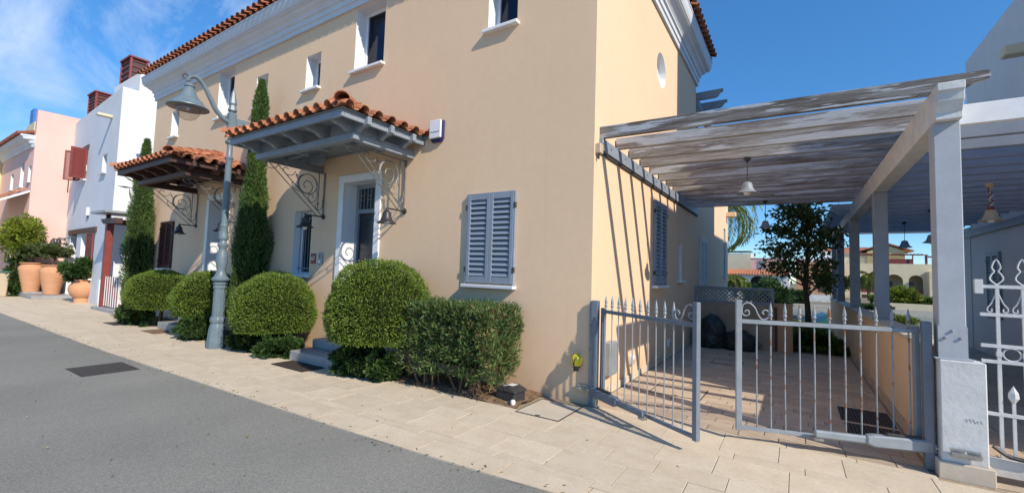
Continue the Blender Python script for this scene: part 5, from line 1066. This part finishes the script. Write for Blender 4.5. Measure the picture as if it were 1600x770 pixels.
# ================================================================== BEYOND THE DRIVEWAY
gb = MB(); gb.box(0.1, 3.15, 7.0, 16.4, -0.7, -0.06); tagg = gb.obj('garden_ground', 'soil'); struct(tagg)
def scat(n, x0, x1, y0, y1, z, ll, lw_, mt, nm):
    P = np.stack([rng.uniform(x0, x1, n), rng.uniform(y0, y1, n), z+rng.uniform(0, 0.04, n)], 1); P[:, 2] += 0.10*np.abs(vn(P*[1, 1, 0], 1.6, 2.0)); o = leaves(nm, P, rng.normal(size=(n, 3))*0.6+[0, 0, 0.8], ll, lw_, mt); o['kind'] = 'stuff'; return o
scat(16000, 2.1, 3.15, 7.0, 9.4, -0.04, 0.13, 0.045, 'dark_leaf', 'ground_cover'); scat(12000, 0.2, 3.1, 9.4, 16, -0.06, 0.10, 0.02, 'grass_leaf', 'lawn_grass')
bush('garden_bush', 'dark low bush at the foot of the dark tree', 'bush', (2.45, 7.6, 0.12), (0.45, 0.45, 0.30), 'dark_leaf', 5000, 0.09, 0.04, 3.3, clump=50)
tr = thing('dark_tree', 'dark leafed broad tree standing beyond the end of the driveway', 'tree', (2.38, 7.75, -0.1))
MB().tube(crv([(2.38, 7.75, -0.1), (2.41, 7.77, 0.8), (2.36, 7.8, 1.6), (2.42, 7.8, 2.4), (2.40, 7.85, 3.1), (2.46, 7.85, 3.65)], 4), [0.075-0.0028*i for i in range(21)], 9).obj('trunk', 'trunk_bark', tr, smooth=True)
tips = []; Rt = random.Random(9)
for i in range(34):
    h = 1.5+2.0*((i+0.5)/34)**0.9; a = i*2.4; r_ = (1.05 if h < 2.5 else 1.05-0.62*(h-2.5))*Rt.uniform(0.65, 1.0); r_ *= 0.88; r_ *= 0.93; tips.append((2.24+r_*cos(a), 7.82+r_*sin(a)*0.9, h+Rt.uniform(0.0, 0.35)))
for t_ in tips: limbs(tr, (2.40, 7.8, max(0.9, t_[2]-0.45)), [t_], 0.022)
C = np.array(tips); C = np.concatenate([C, C*0.62+np.array([2.4, 7.82, 0])*0.38+np.array([0, 0, 0.0])]); C[:34, 2] += 0.0; n = 3300; ci = rng.integers(0, len(C), n)
C[34:, 2] = C[:34, 2]-0.08
P = C[ci]+rng.normal(size=(n, 3))*np.array([0.13, 0.13, 0.10]); leaves('foliage', P, rng.normal(size=(n, 3))+[0, 0, -0.25], 0.13, 0.06, 'dark_leaf', tr)
limbs(tr, (2.55, 7.8, 2.5), [(3.05, 7.8, 3.55)], 0.012)
def palm(x, y, zc, z0, r, n_, label, thick=0.14, lw_=0.035, ll=0.42, grp='palm trees', seed=1, drop=1.0):
    t = thing('palm_tree', label, 'tree', (x, y, z0), grp); R_ = random.Random(seed)
    MB().tube(crv([(x+0.1, y, z0), (x, y, (z0+zc)/2), (x, y, zc)], 4), thick, 9).obj('trunk', 'trunk_bark', t, smooth=True)
    P, D, = [], []
    st = MB()
    for i in range(n_):
        a = 2*pi*i/n_+R_.uniform(-.15, .15); el = R_.uniform(-0.1, 1.1); pts = []; px, pz, e = 0.0, 0.0, el
        for k in range(15):
            pts.append((x+px*cos(a), y+px*sin(a), zc+pz)); px += r/14*cos(e); pz += r/14*sin(e); e -= 0.15*drop
        st.tube(pts, [0.018-0.001*k for k in range(15)], 4)
        A = np.array(pts); T = np.gradient(A, axis=0); T /= np.linalg.norm(T, axis=1)[:, None]; sd_ = np.array([-sin(a), cos(a), 0])
        for f_ in np.linspace(0.12, 1, 46):
            k = f_*14; i0 = min(int(k), 13); p_ = A[i0]*(1-(k-i0))+A[i0+1]*(k-i0); tt = T[i0]
            for s in (-1, 1): P.append(p_); D.append(tt*0.7+sd_*s*0.8+np.array([0, 0, -0.45*drop+R_.uniform(-.2, .2)]))
    st.obj('frond_stems', 'palm_leaf', t, kind='stuff'); P, D = np.array(P), np.array(D); leaves('fronds', P, D, ll, lw_, 'palm_leaf', t)
palm(-0.75, 15.2, 5.0, -0.7, 2.9, 27, 'palm tree with drooping green fronds beside the dark tree', seed=4, drop=1.25)
# far houses on the opposite bank
K3 = lambda x, z, k=1.789: (2.1585+k*(x-2.1585), 1.6+k*(z-1.6))
vl = thing('cream_villa', 'cream villa with arched terraces and red timber pergola on the far bank', 'house', (17, 92, -1.2)); VF = Fr((0, 90, 0), (1, 0, 0), (0, 0, 1), (0, -1, 0))
def arch_wall(par, fr, u0, u1, v0, v1, arches, mt, depth=1.2, name='arcade'):
    """wall with round arched openings (cu, half width, springing, foot)"""
    q = MB(fr); xs = sorted(arches, key=lambda a: a[0]); cur = u0
    for (cu, hwid, spr, ft) in xs:
        q.quad((cur, v0, 0), (cu-hwid, v0, 0), (cu-hwid, v1, 0), (cur, v1, 0)); n_ = 12
        pts = [(cu-hwid*cos(pi*i/n_), spr+hwid*sin(pi*i/n_)) for i in range(n_+1)]
        for (a, b_), (c, d) in zip(pts, pts[1:]): q.quad((a, b_, 0), (c, d, 0), (c, v1, 0), (a, v1, 0)); q.quad((a, b_, 0), (c, d, 0), (c, d, -0.35), (a, b_, -0.35))
        q.quad((cu-hwid, v0, 0), (cu+hwid, v0, 0), (cu+hwid, ft, 0), (cu-hwid, ft, 0)).quad((cu-hwid, ft, 0), (cu-hwid, spr, 0), (cu-hwid, spr, -.35), (cu-hwid, ft, -.35)).quad((cu+hwid, ft, 0), (cu+hwid, spr, 0), (cu+hwid, spr, -.35), (cu+hwid, ft, -.35)); cur = cu+hwid
    q.quad((cur, v0, 0), (u1, v0, 0), (u1, v1, 0), (cur, v1, 0)); q.quad((u0, v1, 0), (u1, v1, 0), (u1, v1, -6), (u0, v1, -6)); q.quad((u1, v0, 0), (u1, v1, 0), (u1, v1, -6), (u1, v0, -6)).quad((u0, v0, 0), (u0, v1, 0), (u0, v1, -6), (u0, v0, -6)); q.obj(name, mt, par)
ars = []
for (a, b_, t_) in ((7.37, 8.40, 2.557), (9.15, 10.43, 2.551), (10.81, 11.80, 2.508)):
    ua, _ = K3(a, 0); ub, zt_ = K3(b_, t_); h = (ub-ua)/2; ars.append(((ua+ub)/2, h, zt_-h, K3(0, 0.80)[1]))
U0, U1 = K3(5.2, 0)[0], K3(14.6, 0)[0]; VT = K3(0, 3.53)[1]
arch_wall(vl, VF, U0, U1, -1.5, VT, ars, 'cream_stucco')
MB(VF).box(U0, U1, -1.5, VT-0.1, -3.0, -2.9).obj('back_wall', 'cream_stucco', vl)
for (c, h, s, f) in ars:
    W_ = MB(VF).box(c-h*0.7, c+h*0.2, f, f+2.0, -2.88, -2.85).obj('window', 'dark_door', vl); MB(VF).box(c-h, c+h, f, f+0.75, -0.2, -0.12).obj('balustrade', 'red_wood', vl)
    MB(VF).box(c-h*0.9, c+h*0.9, -1.3, f-0.35, -0.0, 0.004).obj('lower_opening', 'brown_wood', vl)
a, zt_ = K3(7.4, 4.78); b_, _ = K3(11.4, 4.7); rx_, rzz = K3(9.45, 5.45)
q = MB(VF); q.prism([(a+1.1, VT), (b_-1.1, VT), (b_-1.1, zt_), (rx_, rzz-0.15), (a+1.1, zt_)], -9, -2.2); q.obj('gable_wall', 'yellow_stucco', vl)
q = MB(VF); q.prism([(a, zt_-0.1), (rx_, rzz), (b_, zt_-0.1), (b_, zt_+0.1), (rx_, rzz+0.25), (a, zt_+0.1)], -9, -1.8); q.obj('roof', 'terracotta', vl)
ra, rz_ = K3(5.6, 4.4)
q = MB(VF); q.add([(U0-1, zt_-0.4, -2), (a+2.5, zt_-0.4, -2), (a+2.5, zt_+0.9, -7), (U0-1, zt_+0.9, -7)], [(0, 1, 2, 3)]); q.obj('roof', 'terracotta', vl); MB(VF).box(U0, a+1.1, VT, zt_-0.4, -7, -2.3).obj('upper_wall', 'cream_stucco', vl)
wa, wz = K3(10.05, 4.03); wb, wz0 = K3(11.05, 3.55); MB(VF).box(wa, wb, wz0, wz, -2.2, -2.15).obj('window', 'dark_door', vl); MB(VF).box(wa-0.5, wa, wz0, wz, -2.2, -2.1).obj('shutter', 'red_wood', vl); MB(VF).box(wb, wb+0.5, wz0, wz, -2.2, -2.1).obj('shutter', 'red_wood', vl)
pa, pz = K3(7.45, 4.39); pb_, _ = K3(12.15, 4.39); pc_, pz2 = K3(13.4, 4.2)
for (x0, x1, z_) in ((pa, pb_, pz), (pb_, pc_, pz2)):
    MB(VF).box(x0, x1, z_-0.14, z_, -0.2, -0.05).obj('pergola_beam', 'red_wood', vl); n_ = int((x1-x0)/0.45)
    for i in range(n_): MB(VF).box(x0+0.45*i, x0+0.45*i+0.1, z_, z_+0.12, -2.2, 0.3).obj('pergola_rafter', 'red_wood', vl)
for x in (pa+2.3, pb_-1.9, pb_-0.2, pc_-2.6, pc_-0.3): MB(VF).box(x, x+0.14, VT, pz-0.14, -0.2, -0.06).obj('pergola_post', 'red_wood', vl)
MB(VF).box(pa+2.0, pb_-2.6, VT, VT+0.75, -0.1, -0.02).obj('railing', 'red_wood', vl)
ca, cz = K3(12.03, 2.85); MB(VF).box(ca, ca+5.5, -1.5, cz, 0.01, 1.6).obj('stair_block', 'cream_stucco', vl)
K1 = lambda x, z: K3(x, z, 1.856)
pv = thing('arched_villa', 'low villa with white arches and orange tiled roof seen past the lattice', 'house', (-3, 78, -0.8)); QF = Fr((0, 75, 0), (1, 0, 0), (0, 0, 1), (0, -1, 0))
ars = []
for (a, b_, t_) in ((-1.16, 0.02, 1.996), (0.196, 0.98, 1.99), (-2.4, -1.5, 1.95)):
    ua, _ = K1(a, 0); ub, zt_ = K1(b_, t_); h = (ub-ua)/2; ars.append(((ua+ub)/2, h, min(zt_-h, 1.4), -0.6))
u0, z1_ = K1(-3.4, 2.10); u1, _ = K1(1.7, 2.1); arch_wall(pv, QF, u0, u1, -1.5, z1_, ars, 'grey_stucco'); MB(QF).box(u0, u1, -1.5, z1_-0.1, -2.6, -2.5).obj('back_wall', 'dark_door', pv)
q = MB(QF); q.add([(u0-0.3, z1_, 0.4), (u1+0.3, z1_, 0.4), (u1-0.4, z1_+0.85, -2.6), (u0+0.5, z1_+0.85, -2.6)], [(0, 1, 2, 3)])
for i in range(26): q.tube([(u0-0.2+(u1-u0+0.4)*i/25, z1_+0.02, 0.4), (u0+0.5+(u1-u0-0.9)*i/25, z1_+0.87, -2.6)], 0.09, 6)
q.obj('roof', 'terracotta', pv)
a, zb = K1(-1.22, 2.5); b_, zt_ = K1(1.4, 3.55); MB(QF).box(a, b_, zb-0.5, zt_, -7, -2.8).obj('upper_storey', 'pink_stucco', pv); wa, wz = K1(-0.68, 3.35); wb, wz0 = K1(-0.09, 2.62); MB(QF).box(wa, wb, wz0, wz, -2.8, -2.74).obj('window', 'blue_grey_paint', pv); MB(QF).box(a-0.2, b_+0.2, zt_, zt_+0.15, -7, -2.7).obj('coping', 'white_stucco', pv)
bv_ = thing('beige_block', 'pale beige flat topped building behind the palm left of the arched villa', 'building', (-8, 84, -1)); a, zt_ = K1(-3.6, 4.4); b_, _ = K1(-1.42, 4.4); MB(QF).box(a, b_, -1.5, zt_-0.5, -14, -8).obj('wall', 'cream_stucco', bv_); MB(QF).box(a, b_+0.1, zt_-0.12, zt_, -12, -7.8).obj('pergola_roof', 'grey_paint', bv_)
for x in (a+0.4, b_-1.6, b_-0.2): MB(QF).box(x, x+0.12, zt_-0.5, zt_-0.12, -8.1, -8).obj('post', 'grey_paint', bv_)
wv = thing('white_block', 'white block with flat roof partly hidden behind the dark tree', 'building', (7, 92, -1)); RF = Fr((0, 84, 0), (1, 0, 0), (0, 0, 1), (0, -1, 0)); a, z0_ = K3(2.2, 2.9, 2.0); b_, z1_ = K3(5.2, 3.9, 2.0); MB(RF).box(a, b_, -1.5, z1_-1.2, -8, 0).obj('wall', 'orange_stucco', wv); MB(RF).box(a-0.3, b_+0.5, z1_-1.2, z1_-0.5, -8, 0.05).obj('parapet', 'white_stucco', wv); MB(RF).box(b_-2.0, b_+0.3, z1_-0.5, z1_+0.55, -7, -1).obj('stair_head', 'white_stucco', wv)
for i in range(3): W_ = MB(RF).box(a+1.0+2.1*i, a+2.0+2.1*i, 0.0, 1.8, 0.002, 0.03).obj('window', 'brown_wood', wv)
sp_ = thing('solar_panels', 'dark blue solar panels on the roofs behind the pergola posts', 'solar panel', (10, 96, 7)); a, z_ = K3(5.6, 5.05); b_, _ = K3(8.3, 5.05)
for i in range(4): MB(VF).add([(a+1.25*i, z_, -6), (a+1.2+1.25*i, z_, -6), (a+1.2+1.25*i, z_+0.5, -7.2), (a+1.25*i, z_+0.5, -7.2), (a+1.25*i, z_-.06, -6), (a+1.2+1.25*i, z_-.06, -6), (a+1.2+1.25*i, z_+0.44, -7.2), (a+1.25*i, z_+0.44, -7.2)], [(0, 1, 2, 3), (4, 5, 6, 7), (0, 1, 5, 4), (1, 2, 6, 5), (2, 3, 7, 6), (3, 0, 4, 7)]).obj('panel', 'navy_plastic', sp_)
# canal edges, quay and planting
q = MB(); q.box(-45, 35, 46, 46.6, -1.8, -0.55); struct(q.obj('quay', 'slab_stone'))
q = MB(); q.box(-45, 35, 46.6, 89, -1.8, -0.75); struct(q.obj('far_terrace', 'dirt_ground'))
q = MB(); q.box(8.5, 35, 50.0, 50.3, -0.8, -0.15); qq = tag(q.obj('terrace_wall', 'cream_stucco'), 'long cream terrace wall beyond the water below the villa', 'wall')
q = MB(); q.box(-12, 6, 60.0, 60.3, -0.9, 0.1); qq = tag(q.obj('terrace_wall', 'white_stucco'), 'white terrace wall beyond the water behind the dark tree', 'wall')
def hedge_far(x0, x1, y, z0, z1, label, n, mt='grass_leaf', d=0.8):
    t = thing('far_hedge', label, 'hedge', ((x0+x1)/2, y, z0)); MB().box(x0+0.1, x1-0.1, y-d/2+0.1, y+d/2-0.1, z0, z1-0.1).obj('shade_core', 'leaf_core', t)
    P = np.stack([rng.uniform(x0, x1, n), rng.uniform(y-d/2, y+d/2, n), rng.uniform(z0, z1, n)], 1); s = rng.integers(0, 2, n); P[s == 0, 1] = y-d/2; P[s == 1, 2] = z1; P += rng.normal(size=P.shape)*0.06; leaves('foliage', P, rng.normal(size=P.shape)+[0, -0.4, 0.4], 0.28, 0.12, mt, t)
hedge_far(9.5, 34, 62, -0.9, 0.15, 'long clipped hedge in front of the cream villa arches', 9000); hedge_far(-3, 3.2, 52, -0.8, 0.5, 'green hedge beyond the water behind the tree', 3000, 'jade_leaf')
hedge_far(-9, -3.2, 66, -0.9, 1.1, 'tall bright hedge left of the arched villa', 3000)
for (x, y, z, r, mt_, lb) in ((6.6, 34, -0.7, (1.0, 1.0, 0.8), 'jade_leaf', 'round green bush beyond the wall between the second and third posts'), (5.6, 21, -0.25, (0.9, 0.8, 0.55), 'palm_leaf', 'feathery green bush right behind the boundary wall near the second post'), (12.5, 60, 0.4, (1.5, 1.0, 1.1), 'lime_leaf', 'yellow flowering bush below the villa arches'),
        (0.9, 30, 0.3, (1.2, 1, 1.2), 'jade_leaf', 'green bush on the bank left of the dark tree'), (-0.2, 44, 0.4, (1.3, 1, 1.5), 'oleander_leaf', 'upright shrub in front of the arched villa')):
    bush('garden_bush', lb, 'bush', (x, y, z), r, mt_, 5000, 0.22, 0.07, x, clump=70)
palm(10.9, 75, 2.9, -1.2, 2.6, 15, 'palm tree in front of the cream villa between two pergola posts', thick=0.22, lw_=0.10, ll=0.7, seed=8, drop=1.1)
palm(-4.6, 60, 1.7, -1.2, 2.2, 14, 'palm tree left of the arched villa roof', thick=0.2, lw_=0.10, ll=0.7, seed=12, drop=1.0)
palm(1.3, 40, 0.9, -1.0, 1.1, 12, 'small bright green palm before the arched villa', thick=0.12, lw_=0.05, ll=0.4, seed=15)
tr = bush('leafy_tree', 'small dark tree on the bank right of the dark tree', 'tree', (4.4, 34, 1.7), (1.0, 0.8, 0.9), 'dark_leaf', 2600, 0.25, 0.11, 4.0, coremat=False, clump=30, stems=3)
t = thing('covered_boat', 'teal tarpaulin covered boat on the canal behind the tree', 'boat', (3.3, 20, -1.1))
q = MB(); q.add([(2.6, 17.5, -1.1), (4.0, 17.5, -1.1), (4.2, 22, -1.1), (3.2, 24, -1.0), (2.3, 22, -1.1), (2.5, 17.5, -0.5), (4.1, 17.5, -0.5), (4.3, 22, -0.45), (3.2, 24.4, -0.3), (2.2, 22, -0.45)], [(0, 1, 6, 5), (1, 2, 7, 6), (2, 3, 8, 7), (3, 4, 9, 8), (4, 0, 5, 9)]); q.obj('hull', 'white_plastic', t)
q = MB(); q.add([(2.5, 17.5, -0.49), (4.1, 17.5, -0.49), (4.3, 22, -0.44), (3.2, 24.4, -0.29), (2.2, 22, -0.44), (3.3, 18.0, 0.25), (3.25, 21.5, 0.15)], [(0, 1, 5), (1, 2, 6, 5), (2, 3, 6), (3, 4, 6), (4, 0, 5, 6)]); q.obj('boat_cover', 'tarpaulin', t)

# stains on the stucco: ochre splash marks near the ground and rain runs, painted by noise of their own
def stains(name, z0=0.0, z1=0.45, col=(0.50, 0.30, 0.13)):
    n = MT[name].node_tree; N, K = n.nodes, n.links; b = N['Principled BSDF']; src = b.inputs['Base Color'].links[0].from_socket
    g = N.new('ShaderNodeNewGeometry'); s = N.new('ShaderNodeSeparateXYZ'); K.new(g.outputs['Position'], s.inputs[0])
    h = N.new('ShaderNodeMapRange'); h.inputs[1].default_value = z1; h.inputs[2].default_value = z0; K.new(s.outputs[2], h.inputs[0])
    z = N.new('ShaderNodeTexNoise'); z.inputs['Scale'].default_value = 2.2; z.inputs['Detail'].default_value = 8; K.new(g.outputs['Position'], z.inputs['Vector'])
    zr = N.new('ShaderNodeMapRange'); zr.inputs[1].default_value = 0.35; zr.inputs[2].default_value = 0.7; K.new(z.outputs[0], zr.inputs[0])
    m1 = N.new('ShaderNodeMath'); m1.operation = 'MULTIPLY'; K.new(h.outputs[0], m1.inputs[0]); K.new(zr.outputs[0], m1.inputs[1])
    mp = N.new('ShaderNodeMapping'); mp.inputs['Scale'].default_value = (5, 5, 0.35); K.new(g.outputs['Position'], mp.inputs[0])
    z2 = N.new('ShaderNodeTexNoise'); z2.inputs['Scale'].default_value = 1.6; z2.inputs['Detail'].default_value = 7; K.new(mp.outputs[0], z2.inputs['Vector'])
    r2_ = N.new('ShaderNodeMapRange'); r2_.inputs[1].default_value = 0.58; r2_.inputs[2].default_value = 0.78; r2_.inputs[4].default_value = 0.14; K.new(z2.outputs[0], r2_.inputs[0])
    ad = N.new('ShaderNodeMath'); ad.operation = 'ADD'; ad.use_clamp = True; K.new(m1.outputs[0], ad.inputs[0]); K.new(r2_.outputs[0], ad.inputs[1])
    mx_ = N.new('ShaderNodeMixRGB'); K.new(ad.outputs[0], mx_.inputs[0]); K.new(src, mx_.inputs[1]); mx_.inputs[2].default_value = (*col, 1); K.new(mx_.outputs[0], b.inputs['Base Color'])
stains('peach_stucco', col=(0.56, 0.37, 0.21)); stains('white_stucco', col=(0.55, 0.52, 0.46)); stains('cool_stucco', col=(0.55, 0.53, 0.48)); stains('grey_stucco', col=(0.5, 0.47, 0.42)); stains('old_white_paint', 0.1, 0.4, (0.42, 0.36, 0.28))
# grit and dropped leaves on the road and pavement
P = np.stack([rng.uniform(-14, 4, 420), rng.uniform(-5.5, -0.8, 420), np.full(420, 0.004)], 1); P[:, 1] = np.where(rng.uniform(size=420) < 0.55, np.interp(P[:, 0], [k[0] for k in KE], [k[1] for k in KE])+rng.normal(size=420)*0.06, P[:, 1])
gl_ = leaves('fallen_leaves', P, rng.normal(size=(420, 3))*[1, 1, 0.08], 0.032, 0.014, 'dry_leaf'); gl_['kind'] = 'stuff'
